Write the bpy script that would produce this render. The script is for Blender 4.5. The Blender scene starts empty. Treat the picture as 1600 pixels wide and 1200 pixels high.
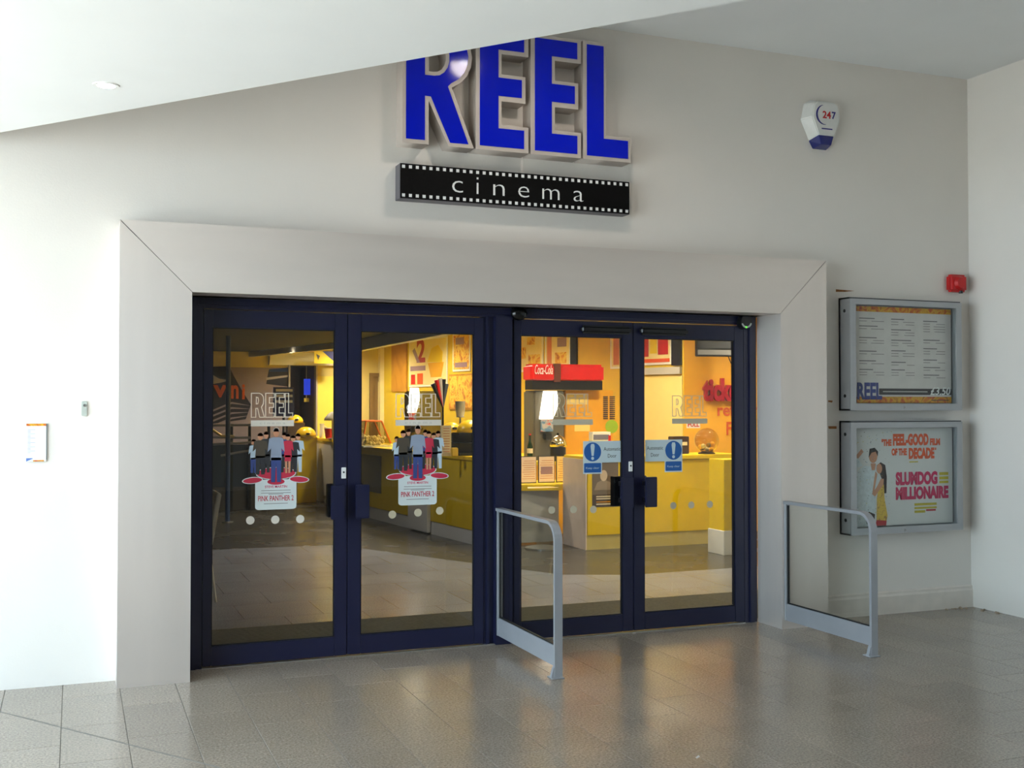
import bpy, bmesh, math, random
from mathutils import Vector, Matrix
random.seed(7)
scene = bpy.context.scene
COL = scene.collection

# ------------------------------------------------------------------ camera
YAW, PITCH, FPX = 0.378, 0.0195, 1725.1
CAM = Vector((0.0, -6.6539, 1.6))
cd = bpy.data.cameras.new('camera'); cd.sensor_width = 36.0; cd.lens = FPX / 1600 * 36.0
cd.clip_start = 0.05; cd.clip_end = 300
cam = bpy.data.objects.new('camera', cd); COL.objects.link(cam)
cam.location = CAM; cam.rotation_euler = (math.pi / 2 + PITCH, 0, -YAW)
scene.camera = cam

# ------------------------------------------------------------------ light
world = bpy.data.worlds.new('sky'); scene.world = world; world.use_nodes = True
bg = world.node_tree.nodes['Background']
bg.inputs['Color'].default_value = (0.64, 0.84, 1.0, 1); bg.inputs['Strength'].default_value = 8.8
sd = bpy.data.lights.new('sun_offscreen', 'SUN'); sd.energy = 13.0; sd.angle = math.radians(3); sd.color = (1, .95, .87)
sun = bpy.data.objects.new('sun_offscreen', sd); COL.objects.link(sun)
sun.rotation_euler = (0, math.radians(-41), math.radians(-14))
pd = bpy.data.lights.new('window_left_offscreen', 'AREA'); pd.shape = 'RECTANGLE'; pd.size = 3.0; pd.size_y = 7.2
pd.cycles.is_portal = True
portal = bpy.data.objects.new('window_left_offscreen', pd); COL.objects.link(portal)
portal.location = (-3.38, -3.4, 1.5); portal.rotation_euler = (0, -math.pi / 2, 0)
vs = scene.view_settings
vs.view_transform = 'Standard'; vs.look = 'None'; vs.gamma = 1; vs.use_curve_mapping = False
vs.exposure = 0.25

# ------------------------------------------------------------------ helpers
_f = Vector((math.sin(YAW) * math.cos(PITCH), math.cos(YAW) * math.cos(PITCH), math.sin(PITCH)))
_r = Vector((math.cos(YAW), -math.sin(YAW), 0)); _u = _r.cross(_f)
def ray(px, py): return _f + _r * ((px - 800) / FPX) - _u * ((py - 600) / FPX)
def PY(px, py, y): d = ray(px, py); return CAM + d * ((y - CAM.y) / d.y)      # on a plane y = const
def PZ(px, py, z=0.0): d = ray(px, py); return CAM + d * ((z - CAM.z) / d.z)  # on a level plane

class Plane:
    """vertical plane through A and B (plan points, left to right as seen from the mall)"""
    def __init__(s, A, B):
        s.o = Vector((A[0], A[1], 0)); s.u = (Vector((B[0], B[1], 0)) - s.o).normalized()
        s.n = s.u.cross(Vector((0, 0, 1)))          # towards the viewer
        s.len = (Vector((B[0], B[1], 0)) - s.o).length
    def uv(s, px, py):
        d = ray(px, py); t = (s.o - CAM).dot(s.n) / d.dot(s.n); p = CAM + d * t
        return ((p - s.o).dot(s.u), p.z)
    def pt(s, u, v, off=0.0): return s.o + s.u * u + Vector((0, 0, v)) + s.n * off
    def mat(s, u, v, off=0.0):
        m = Matrix((s.u, Vector((0, 0, 1)), s.n)).transposed().to_4x4(); m.translation = s.pt(u, v, off); return m
    def rect(s, x0, y0, x1, y1):
        a = s.uv(x0, y0); b = s.uv(x1, y0); c = s.uv(x0, y1); d = s.uv(x1, y1)
        return ((a[0] + c[0]) / 2, (b[0] + d[0]) / 2, (c[1] + d[1]) / 2, (a[1] + b[1]) / 2)  # u0,u1,v0,v1

def lin(c):
    return tuple(((v / 255) / 12.92 if v <= 10 else (((v / 255) + .055) / 1.055) ** 2.4) for v in c)
MATS = {}
def mat(key, rgb=None, rough=.5, metal=0.0, var=.06, scale=8.0, bump=0.0, emit=0.0, spec=.5, bscale=60, alpha=1.0, coat=0.0):
    if key in MATS: return MATS[key]
    m = bpy.data.materials.new(key); m.use_nodes = True; nt = m.node_tree; b = nt.nodes['Principled BSDF']
    c = lin(rgb)
    tc = nt.nodes.new('ShaderNodeTexCoord'); nz = nt.nodes.new('ShaderNodeTexNoise')
    nz.inputs['Scale'].default_value = scale; nz.inputs['Detail'].default_value = 4
    nt.links.new(tc.outputs['Object'], nz.inputs['Vector'])
    rp = nt.nodes.new('ShaderNodeValToRGB')
    rp.color_ramp.elements[0].position = .3; rp.color_ramp.elements[1].position = .7
    rp.color_ramp.elements[0].color = (*[v * (1 - var) for v in c], 1)
    rp.color_ramp.elements[1].color = (*[min(1, v * (1 + var)) for v in c], 1)
    nt.links.new(nz.outputs['Fac'], rp.inputs['Fac']); nt.links.new(rp.outputs['Color'], b.inputs['Base Color'])
    b.inputs['Roughness'].default_value = rough; b.inputs['Metallic'].default_value = metal
    b.inputs['Specular IOR Level'].default_value = spec; b.inputs['Alpha'].default_value = alpha
    b.inputs['Coat Weight'].default_value = coat
    if emit:
        b.inputs['Emission Color'].default_value = (*c, 1); b.inputs['Emission Strength'].default_value = emit
    if bump:
        n2 = nt.nodes.new('ShaderNodeTexNoise'); n2.inputs['Scale'].default_value = bscale
        nt.links.new(tc.outputs['Object'], n2.inputs['Vector'])
        bp = nt.nodes.new('ShaderNodeBump'); bp.inputs['Strength'].default_value = bump; bp.inputs['Distance'].default_value = .01
        nt.links.new(n2.outputs['Fac'], bp.inputs['Height']); nt.links.new(bp.outputs['Normal'], b.inputs['Normal'])
    MATS[key] = m; return m

def glass_mat(key, tint, refl=1.0, ior=1.5):
    if key in MATS: return MATS[key]
    m = bpy.data.materials.new(key); m.use_nodes = True; nt = m.node_tree
    for n in list(nt.nodes): nt.nodes.remove(n)
    out = nt.nodes.new('ShaderNodeOutputMaterial'); mx = nt.nodes.new('ShaderNodeMixShader')
    tr = nt.nodes.new('ShaderNodeBsdfTransparent'); tr.inputs['Color'].default_value = (*lin(tint), 1)
    gl = nt.nodes.new('ShaderNodeBsdfGlossy'); gl.inputs['Roughness'].default_value = .01
    fr = nt.nodes.new('ShaderNodeFresnel'); fr.inputs['IOR'].default_value = ior
    ml = nt.nodes.new('ShaderNodeMath'); ml.operation = 'MULTIPLY'; ml.inputs[1].default_value = refl
    ge = nt.nodes.new('ShaderNodeNewGeometry'); iv = nt.nodes.new('ShaderNodeMath'); iv.operation = 'SUBTRACT'; iv.inputs[0].default_value = 1
    m2 = nt.nodes.new('ShaderNodeMath'); m2.operation = 'MULTIPLY'
    nt.links.new(ge.outputs['Backfacing'], iv.inputs[1]); nt.links.new(fr.outputs['Fac'], ml.inputs[0])
    nt.links.new(ml.outputs[0], m2.inputs[0]); nt.links.new(iv.outputs[0], m2.inputs[1]); nt.links.new(m2.outputs[0], mx.inputs['Fac'])
    nt.links.new(tr.outputs[0], mx.inputs[1]); nt.links.new(gl.outputs[0], mx.inputs[2]); nt.links.new(mx.outputs[0], out.inputs['Surface'])
    MATS[key] = m; return m

def granite(key, c0, c1, rough, joints=None):
    if key in MATS: return MATS[key]
    m = bpy.data.materials.new(key); m.use_nodes = True; nt = m.node_tree; b = nt.nodes['Principled BSDF']; L = nt.links.new
    tc = nt.nodes.new('ShaderNodeTexCoord'); oi = nt.nodes.new('ShaderNodeObjectInfo')
    ge = nt.nodes.new('ShaderNodeNewGeometry')
    n1 = nt.nodes.new('ShaderNodeTexNoise'); n1.inputs['Scale'].default_value = 85; n1.inputs['Detail'].default_value = 5; n1.inputs['Roughness'].default_value = .75
    n2 = nt.nodes.new('ShaderNodeTexNoise'); n2.inputs['Scale'].default_value = 1.7; n2.inputs['Detail'].default_value = 3
    for n in (n1, n2): L(ge.outputs['Position'], n.inputs['Vector'])
    rp = nt.nodes.new('ShaderNodeValToRGB'); e = rp.color_ramp.elements
    e[0].position = .36; e[0].color = (*lin(c0), 1); e[1].position = .62; e[1].color = (*lin(c1), 1)
    L(n1.outputs['Fac'], rp.inputs['Fac'])
    ad = nt.nodes.new('ShaderNodeMath'); ad.operation = 'MULTIPLY_ADD'; ad.inputs[1].default_value = .14; ad.inputs[2].default_value = .86
    L(oi.outputs['Random'], ad.inputs[0])
    a2 = nt.nodes.new('ShaderNodeMath'); a2.operation = 'MULTIPLY_ADD'; a2.inputs[1].default_value = .3
    L(n2.outputs['Fac'], a2.inputs[0]); L(ad.outputs[0], a2.inputs[2])
    hs = nt.nodes.new('ShaderNodeHueSaturation'); L(rp.outputs['Color'], hs.inputs['Color']); L(a2.outputs[0], hs.inputs['Value'])
    last = hs.outputs['Color']
    if joints:
        bk = nt.nodes.new('ShaderNodeTexBrick'); bk.inputs['Scale'].default_value = 1
        bk.inputs['Brick Width'].default_value = joints[0]; bk.inputs['Row Height'].default_value = joints[1]
        bk.inputs['Mortar Size'].default_value = .004
        bk.inputs['Color1'].default_value = (1, 1, 1, 1); bk.inputs['Color2'].default_value = (.93, .93, .93, 1); bk.inputs['Mortar'].default_value = (.6, .6, .6, 1)
        rt = nt.nodes.new('ShaderNodeMapping'); rt.inputs['Rotation'].default_value = (0, 0, joints[2])
        L(ge.outputs['Position'], rt.inputs['Vector']); L(rt.outputs['Vector'], bk.inputs['Vector'])
        mm = nt.nodes.new('ShaderNodeMixRGB'); mm.blend_type = 'MULTIPLY'; mm.inputs['Fac'].default_value = 1
        L(last, mm.inputs['Color1']); L(bk.outputs['Color'], mm.inputs['Color2']); last = mm.outputs['Color']
    L(last, b.inputs['Base Color'])
    b.inputs['Roughness'].default_value = rough; b.inputs['Specular IOR Level'].default_value = .5
    rr = nt.nodes.new('ShaderNodeMath'); rr.operation = 'MULTIPLY_ADD'; rr.inputs[1].default_value = .18; rr.inputs[2].default_value = rough - .07
    L(n2.outputs['Fac'], rr.inputs[0]); L(rr.outputs[0], b.inputs['Roughness'])
    MATS[key] = m; return m

def flame(key, stops, scale=3.0, dist=3.0):
    """mixed print colours (gold band, mural)"""
    if key in MATS: return MATS[key]
    m = mat(key, (200, 200, 200), .5); nt = m.node_tree
    rp = [n for n in nt.nodes if n.bl_idname == 'ShaderNodeValToRGB'][0]; nz = [n for n in nt.nodes if n.bl_idname == 'ShaderNodeTexNoise'][0]
    nz.inputs['Scale'].default_value = scale; nz.inputs['Distortion'].default_value = dist
    e = rp.color_ramp.elements
    while len(e) > 1: e.remove(e[-1])
    e[0].position = stops[0][0]; e[0].color = (*lin(stops[0][1]), 1)
    for p, c in stops[1:]:
        k = e.new(p); k.color = (*lin(c), 1)
    return m

def worldloc(o):
    v = Vector((0, 0, 0))
    while o is not None: v += o.location; o = o.parent
    return v
def tag(o, label=None, cat=None, group=None, kind=None):
    if label: o['label'] = label
    if cat: o['category'] = cat
    if group: o['group'] = group
    if kind: o['kind'] = kind
    return o
def empty(name, loc, label=None, cat=None, group=None, kind=None):
    o = bpy.data.objects.new(name, None); COL.objects.link(o); o.location = Vector(loc); o.empty_display_size = .05
    return tag(o, label, cat, group, kind)

class MB:
    def __init__(s): s.v = []; s.f = []
    def add(s, vs, fs):
        n = len(s.v); s.v += [Vector(p) for p in vs]; s.f += [tuple(i + n for i in f) for f in fs]; return s
    def box(s, x0, x1, y0, y1, z0, z1):
        return s.add([(x0,y0,z0),(x1,y0,z0),(x1,y1,z0),(x0,y1,z0),(x0,y0,z1),(x1,y0,z1),(x1,y1,z1),(x0,y1,z1)],
                     [(0,3,2,1),(4,5,6,7),(0,1,5,4),(1,2,6,5),(2,3,7,6),(3,0,4,7)])
    def prism(s, pts, axis, a, b):
        """polygon pts extruded from a to b; axis 'y': pts are (x,z); 'z': (x,y); 'x': (y,z)"""
        def q(p, t): return {'y': (p[0], t, p[1]), 'z': (p[0], p[1], t), 'x': (t, p[0], p[1])}[axis]
        n = len(pts); fs = [tuple(range(n))[::-1], tuple(range(n, 2 * n))] + [(i, (i + 1) % n, n + (i + 1) % n, n + i) for i in range(n)]
        return s.add([q(p, a) for p in pts] + [q(p, b) for p in pts], fs)
    def slab(s, P, u0, u1, v0, v1, o0, o1):
        """box on a Plane between offsets o0 and o1"""
        c = [P.pt(u, v, o) for o in (o0, o1) for u, v in ((u0, v0), (u1, v0), (u1, v1), (u0, v1))]
        return s.add(c, [(0,1,2,3),(4,7,6,5),(0,4,5,1),(1,5,6,2),(2,6,7,3),(3,7,4,0)])
    def cyl(s, p0, p1, r0, r1=None, n=16):
        p0 = Vector(p0); p1 = Vector(p1); r1 = r0 if r1 is None else r1
        d = (p1 - p0).normalized(); a = d.orthogonal().normalized(); b = d.cross(a)
        vs = [p0 + (a * math.cos(t) + b * math.sin(t)) * r0 for t in [2 * math.pi * i / n for i in range(n)]]
        vs += [p1 + (a * math.cos(t) + b * math.sin(t)) * r1 for t in [2 * math.pi * i / n for i in range(n)]]
        return s.add(vs, [tuple(range(n))[::-1], tuple(range(n, 2 * n))] + [(i, (i + 1) % n, n + (i + 1) % n, n + i) for i in range(n)])
    def tube(s, path, r, n=8):
        for a, b in zip(path[:-1], path[1:]): s.cyl(a, b, r, r, n)
        return s
    def lathe(s, c, prof, n=24, caps=True):
        """prof: (radius, z)"""
        c = Vector(c); vs = []; k = len(prof)
        for i in range(n):
            t = 2 * math.pi * i / n
            for r, z in prof: vs.append(c + Vector((r * math.cos(t), r * math.sin(t), z)))
        fs = [(i * k + j, ((i + 1) % n) * k + j, ((i + 1) % n) * k + j + 1, i * k + j + 1) for i in range(n) for j in range(k - 1)]
        if caps: fs += [tuple(i * k for i in range(n))[::-1], tuple(i * k + k - 1 for i in range(n))]
        return s.add(vs, fs)
    def sphere(s, c, r, n=20, m=12, sz=1.0):
        return s.lathe(c, [(max(1e-4, r * math.sin(math.pi * j / m)), -r * sz * math.cos(math.pi * j / m)) for j in range(m + 1)], n)
    def sweep(s, path, wx, t):
        """flat bar swept in a plane x = const: path of (x,y,z), width wx along x, thickness t"""
        n = len(path); vs = []
        for i, p in enumerate(path):
            p = Vector(p); d = (Vector(path[min(i + 1, n - 1)]) - Vector(path[max(i - 1, 0)])).normalized()
            nn = Vector((1, 0, 0)).cross(d)
            for a, b in ((-1, -1), (1, -1), (1, 1), (-1, 1)): vs.append(p + Vector((a * wx / 2, 0, 0)) + nn * (b * t / 2))
        fs = [(4 * i + j, 4 * i + (j + 1) % 4, 4 * i + 4 + (j + 1) % 4, 4 * i + 4 + j) for i in range(n - 1) for j in range(4)]
        return s.add(vs, fs + [(3, 2, 1, 0), (4 * n - 4, 4 * n - 3, 4 * n - 2, 4 * n - 1)])
    def build(s, name, m, parent=None, origin=None, smooth=False, bevel=0.0, seg=2):
        if parent is not None: org = worldloc(parent)
        elif origin is not None: org = Vector(origin)
        else:
            lo = [min(p[i] for p in s.v) for i in range(3)]; hi = [max(p[i] for p in s.v) for i in range(3)]
            org = Vector(((lo[0] + hi[0]) / 2, (lo[1] + hi[1]) / 2, lo[2]))
        me = bpy.data.meshes.new(name); me.from_pydata([p - org for p in s.v], [], s.f)
        bm = bmesh.new(); bm.from_mesh(me); bmesh.ops.recalc_face_normals(bm, faces=bm.faces)
        if bevel:
            bmesh.ops.bevel(bm, geom=[e for e in bm.edges if len(e.link_faces) == 2 and e.calc_face_angle(0) > .5],
                            offset=bevel, segments=seg, affect='EDGES', clamp_overlap=True)
        bm.to_mesh(me); bm.free()
        if smooth:
            for p in me.polygons: p.use_smooth = True
        me.materials.append(m)
        o = bpy.data.objects.new(name, me); COL.objects.link(o)
        if parent is not None: o.parent = parent
        else: o.location = org
        return o

def finish_curve(cu, name, M, m, parent, origin):
    tmp = bpy.data.objects.new('tmp', cu); me = bpy.data.meshes.new_from_object(tmp)
    bpy.data.objects.remove(tmp); bpy.data.curves.remove(cu)
    me.name = name; me.materials.clear(); me.materials.append(m)
    for p in me.polygons: p.material_index = 0
    if parent is not None: org = worldloc(parent)
    else: org = Vector(origin) if origin is not None else M.translation.copy()
    me.transform(Matrix.Translation(-org) @ M)
    o = bpy.data.objects.new(name, me); COL.objects.link(o)
    if parent is not None: o.parent = parent
    else: o.location = org
    return o
def plate(name, loops, depth, M, m, parent=None, origin=None):
    """flat shape with holes; loops in local 2d; front face at local z = depth, back at 0"""
    cu = bpy.data.curves.new(name, 'CURVE'); cu.dimensions = '2D'; cu.fill_mode = 'BOTH'; cu.extrude = depth / 2
    for lp in loops:
        sp = cu.splines.new('POLY'); sp.points.add(len(lp) - 1); sp.use_cyclic_u = True
        for i, p in enumerate(lp): sp.points[i].co = (p[0], p[1], 0, 1)
    return finish_curve(cu, name, M @ Matrix.Translation((0, 0, depth / 2)), m, parent, origin)
def text(name, body, M, m, parent=None, height=None, width=None, depth=.001, bold=0.0, align='LEFT', origin=None, shear=0.0):
    """lettering scaled to a given cap height and, if given, a total width"""
    cu = bpy.data.curves.new(name, 'FONT'); cu.body = body; cu.size = 1; cu.extrude = .001; cu.offset = bold; cu.shear = shear
    cu.resolution_u = 3
    tmp = bpy.data.objects.new('tmp', cu); me = bpy.data.meshes.new_from_object(tmp)
    xs = [v.co.x for v in me.vertices]; ys = [v.co.y for v in me.vertices]
    x0, x1, y0, y1 = min(xs), max(xs), min(ys), max(ys)
    bpy.data.meshes.remove(me); bpy.data.objects.remove(tmp)
    sy = height / (y1 - y0); sx = width / (x1 - x0) if width else sy
    ax = {'LEFT': x0, 'CENTER': (x0 + x1) / 2, 'RIGHT': x1}[align]
    S = Matrix.Diagonal((sx, sy, depth / .002, 1)) @ Matrix.Translation((-ax, -y0, .001))
    return finish_curve(cu, name, M @ S, m, parent, origin)
def ell(cx, cy, rx, ry, n=24, rot=0.0):
    out = []
    for i in range(n):
        t = 2 * math.pi * i / n; x = rx * math.cos(t); y = ry * math.sin(t)
        out.append((cx + x * math.cos(rot) - y * math.sin(rot), cy + x * math.sin(rot) + y * math.cos(rot)))
    return out
def rrect(x0, y0, x1, y1, r, n=5):
    out = []
    for cx, cy, a in ((x1 - r, y0 + r, -90), (x1 - r, y1 - r, 0), (x0 + r, y1 - r, 90), (x0 + r, y0 + r, 180)):
        for i in range(n + 1):
            t = math.radians(a + 90 * i / n); out.append((cx + r * math.cos(t), cy + r * math.sin(t)))
    return out
def rc(x0, y0, x1, y1): return [(x0, y0), (x1, y0), (x1, y1), (x0, y1)]
def copy_tree(o, dv, parent=None):
    c = o.copy(); COL.objects.link(c)
    if parent is None: c.location = o.location + Vector(dv)
    else: c.parent = parent
    for ch in list(o.children): copy_tree(ch, dv, c)
    return c

# ------------------------------------------------------------------ materials
WALL = mat('white_wall_paint', (226, 220, 212), .55, var=.02, scale=1.5, bump=.05, bscale=90)
CEIL = mat('white_ceiling_paint', (232, 234, 234), .7, var=.015, scale=2)
CEIL2 = CEIL
GRAN = granite('granite_tile', (112, 103, 92), (158, 148, 135), .18)
GROUT = mat('grey_grout', (112, 108, 102), .8, var=.1, scale=30)
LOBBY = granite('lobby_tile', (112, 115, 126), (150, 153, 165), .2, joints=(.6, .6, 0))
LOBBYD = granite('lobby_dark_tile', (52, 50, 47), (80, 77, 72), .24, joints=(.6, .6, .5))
NAVY = mat('navy_powder_coat', (19, 22, 52), .38, var=.08, scale=3)
BLACK = mat('black_plastic', (14, 14, 16), .35, var=.1)
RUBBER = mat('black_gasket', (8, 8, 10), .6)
GLASS = glass_mat('clear_door_glass', (249, 250, 250), 1.6)
PGLASS = glass_mat('clear_panel_glass', (250, 252, 251), 1.0)
SILVER = mat('silver_painted_metal', (168, 170, 172), .42, metal=.35, var=.03)
LSIL = mat('letter_silver', (196, 186, 177), .5, metal=.15, var=.03)
BLUE = mat('letter_blue', (0, 20, 200), .08, var=.02, spec=.3)
FILM = mat('film_black', (6, 5, 5), .6, spec=.15)
WHITE = mat('print_white', (232, 232, 230), .5, var=.01)
CREAM = mat('print_cream', (222, 210, 180), .5, var=.02)
YEL = mat('counter_yellow', (236, 202, 10), .35, var=.04)
LEM = mat('wall_lemon', (236, 220, 90), .6, var=.03)
AMB = mat('wall_amber', (230, 168, 24), .6, var=.04)
PALE = mat('wall_pale_yellow', (240, 214, 130), .6, var=.03)
GREYP = mat('counter_grey', (186, 182, 176), .4, var=.03)
DARKG = mat('dark_grey_paint', (62, 60, 58), .7, var=.05)
STEEL = mat('brushed_steel', (180, 180, 178), .3, metal=.9, var=.04)
WARM = mat('lamp_glow_warm', (255, 232, 190), .5, emit=9, var=0)
COOL = mat('lamp_glow_white', (250, 252, 255), .5, emit=25, var=0)
LITP = mat('lit_panel_glow', (255, 246, 226), .5, emit=3.2, var=0)
RED = mat('red_plastic', (196, 22, 24), .4, var=.05)
ORANGE = mat('print_orange', (226, 84, 20), .5, var=.04)
MAGENTA = mat('print_magenta', (200, 22, 86), .5, var=.04)
SKIN = mat('print_skin', (196, 140, 108), .6, var=.06)
SBLUE = mat('sign_blue', (26, 90, 160), .4, var=.03)
INK = mat('print_ink', (52, 48, 50), .6)
GREYINK = mat('print_grey_ink', (120, 114, 114), .6)
GOLD = flame('gold_band_print', [(.25, (120, 40, 12)), (.42, (206, 96, 14)), (.55, (226, 172, 30)), (.68, (176, 84, 12)), (.8, (196, 190, 40))], 9, 2)

def brushed(key, rgb, rough, horiz=True, metal=.8):
    m = mat(key, rgb, rough, metal=metal, var=.04, scale=5); nt = m.node_tree
    mp = nt.nodes.new('ShaderNodeMapping'); tc = [n for n in nt.nodes if n.bl_idname == 'ShaderNodeTexCoord'][0]
    nz = [n for n in nt.nodes if n.bl_idname == 'ShaderNodeTexNoise'][0]
    mp.inputs['Scale'].default_value = (.15, 1, 1) if horiz else (1, 1, .12)
    nt.links.new(tc.outputs['Object'], mp.inputs['Vector']); nt.links.new(mp.outputs['Vector'], nz.inputs['Vector'])
    b = nt.nodes['Principled BSDF']; b.inputs['Anisotropic'].default_value = .7
    return m
ALU_H = brushed('aluminium_header', (224, 214, 206), .35, True, .65)
ALU_V = brushed('aluminium_jamb', (224, 214, 206), .35, False, .65)

# ------------------------------------------------------------------ mall shell
YW, XR, ZC, ZS, XO = .2, 6.66, 4.22, 3.08, -3.4        # facade wall, side wall, upper ceiling, soffit
XL, XRO, FW, FT = .238, 5.12, .40, 2.661     # aluminium surround
DY = .30                                      # door plane
fl = MB().box(XO, 6.9, -14, .31, -.12, -.003).build('floor', GROUT); tag(fl, kind='structure')
tag(MB().box(XO, 6.9, -14, -4.3, -.003, -.0005).box(XO, -1.25, -4.3, .2, -.003, -.0005).build('floor_mall', granite('granite_floor', (112, 103, 92), (158, 148, 135), .18, joints=(.6, .3, 1.5708))), kind='structure')
# granite tiles 300 x 600, half bond
tile_mesh = None; PX, PL = .3003, .6; X0 = .255
for k in range(-5, 22):
    xa = X0 + PX * k; xb = min(xa + PX, XR); j0 = -1.31 if (k % 2) else -1.01
    for j in range(-5, 4):
        ya = j0 + PL * j; yb = ya + PL
        if ya > .29 or yb < -4.2: continue
        full = yb <= .30 and xb == xa + PX
        if full and tile_mesh is not None:
            o = bpy.data.objects.new('floor_tile', tile_mesh); COL.objects.link(o); o.parent = fl
            o.location = Vector((xa, ya, 0)) - fl.location
        else:
            g = .0016; yb2 = min(yb, .30)
            t = MB().box(g, xb - xa - g, g, yb2 - ya - g, -.012, 0)
            o = t.build('floor_tile', GRAN, origin=(0, 0, 0), bevel=.001, seg=1); o.parent = fl
            o.location = Vector((xa, ya, 0)) - fl.location
            if full: tile_mesh = o.data
# diagonal movement joint across the tiles
a = PZ(0, 1112); b = PZ(341, 1199); d = (b - a).normalized(); n = Vector((-d.y, d.x, 0)) * .005
p0 = a - d * ((a.y - .19) / d.y) ; p1 = b + d * 3.2
MB().add([p0 - n, p1 - n, p1 + n, p0 + n] + [p + Vector((0, 0, .001)) for p in (p0 - n, p1 - n, p1 + n, p0 + n)],
         [(0,3,2,1),(4,5,6,7),(0,1,5,4),(1,2,6,5),(2,3,7,6),(3,0,4,7)]).build('movement_joint', GROUT, fl)

wf = MB().box(XO, XL + .1, YW, .36, 0, ZC).box(XRO - .1, XR, YW, .36, 0, ZC).box(XL + .1, XRO - .1, YW, .36, FT - FW, ZC)
wf = wf.build('wall_front', WALL); tag(wf, kind='structure')
STAIN = mat('rust_stain', (150, 96, 48), .8, var=.3, scale=40)
FAC = Plane((0, YW), (1, YW))
for q in ([(1306, 452), (1335, 454.5), (1320, 456), (1306, 456)], [(1294, 625.5), (1301, 626), (1300, 629), (1294, 628)], [(1294, 666), (1307, 666), (1307, 670), (1295, 670)]):
    plate('rust_mark', [[FAC.uv(*p) for p in q]], .0012, FAC.mat(0, 0, 0), STAIN, wf)
tag(MB().box(XR, XR + .2, -14, .36, 0, ZC).build('wall_right', WALL), kind='structure')
tag(MB().box(XO, XR + .2, -14.2, -14, 0, ZC).build('wall_rear', WALL), kind='structure')
tag(MB().box(XO - .2, XR + .2, -14.2, .36, ZC, ZC + .2).build('ceiling', CEIL2), kind='structure')
# lower soffit with its diagonal edge
e0 = PZ(0, 207, ZS); e1 = PZ(1170, 0, ZS); d = e1 - e0
ea = e0 - d * ((e0.y - YW) / d.y); eb = e0 + d * ((XR - e0.x) / d.x)
tag(MB().prism([(ea.x, YW), (eb.x, eb.y), (XR, -14), (XO, -14), (XO, YW)], 'z', ZS, ZC).build('ceiling_soffit', CEIL), kind='structure')
# glazed shopfront that lets the daylight in, out of view to the left
YO = -7.0
tag(MB().box(XO - .2, XO, -14.2, YO, 0, ZC).build('wall_left', WALL), kind='structure')
w1 = empty('window_1', (XO, -2.2, 0), kind='structure')
for i in range(6):
    y = YO + .03 + i * 1.42
    MB().box(XO - .05, XO + .05, y - .03, y + .03, 0, ZS).build('mullion', SILVER, w1)
MB().box(XO - .04, XO + .04, YO, .2, .0, .08).build('transom', SILVER, w1)
tag(MB().box(-40, XO, -40, 20, -.12, -.02).build('floor_outside', mat('pale_paving', (206, 202, 194), .8)), kind='structure')
# skirting
bb = MB().prism([(YW, 0), (YW - .018, 0), (YW - .018, .135), (YW - .012, .15), (YW - .012, .165), (YW, .175)], 'x', XRO, XR).build('baseboard_front', mat('skirting_gloss', (220, 212, 202), .35))
tag(bb, kind='structure')

# ------------------------------------------------------------------ aluminium surround
zi = FT - FW; xi0, xi1 = XL + FW, XRO - FW; g = .0015
t1 = empty('trim_1', ((XL + XRO) / 2, 0, 0), kind='structure')
MB().prism([(XL, 0), (xi0, 0), (xi0, zi), (XL, FT - g * 2)], 'y', 0, YW + .1).build('jamb', ALU_V, t1)
MB().prism([(XRO, 0), (XRO, FT - g * 2), (xi1, zi), (xi1, 0)], 'y', 0, YW + .1).build('jamb', ALU_V, t1)
MB().prism([(XL + g * 2, FT), (xi0 + g * 2, zi), (xi1 - g * 2, zi), (XRO - g * 2, FT)], 'y', 0, YW + .1).build('header', ALU_H, t1)

# ------------------------------------------------------------------ navy door set
t2 = empty('trim_2', (2.66, DY, 0), kind='structure')
MB().box(xi0, .735, DY + .005, DY + .10, 0, zi).box(.66, .70, DY - .01, DY + .01, 0, zi).build('door_jamb', NAVY, t2, bevel=.003)
MB().box(4.606, xi1, DY + .005, DY + .10, 0, zi).box(4.65, 4.69, DY - .01, DY + .01, 0, zi).build('door_jamb', NAVY, t2, bevel=.003)
MB().box(2.558, 2.772, DY + .01, DY + .10, 0, 2.195).box(2.575, 2.60, DY - .006, DY + .012, 0, 2.2).box(2.63, 2.755, DY - .03, DY + .012, 0, 2.2).build('mullion', NAVY, t2, bevel=.004)
MB().box(.735, 4.606, DY + .004, DY + .10, 2.195, zi).box(.70, 4.65, DY - .006, DY + .006, 2.215, 2.245).build('head_rail', NAVY, t2, bevel=.003)
MB().box(.735, 4.606, DY - .012, DY + .10, -.003, .006).build('threshold', STEEL, t2)

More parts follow.
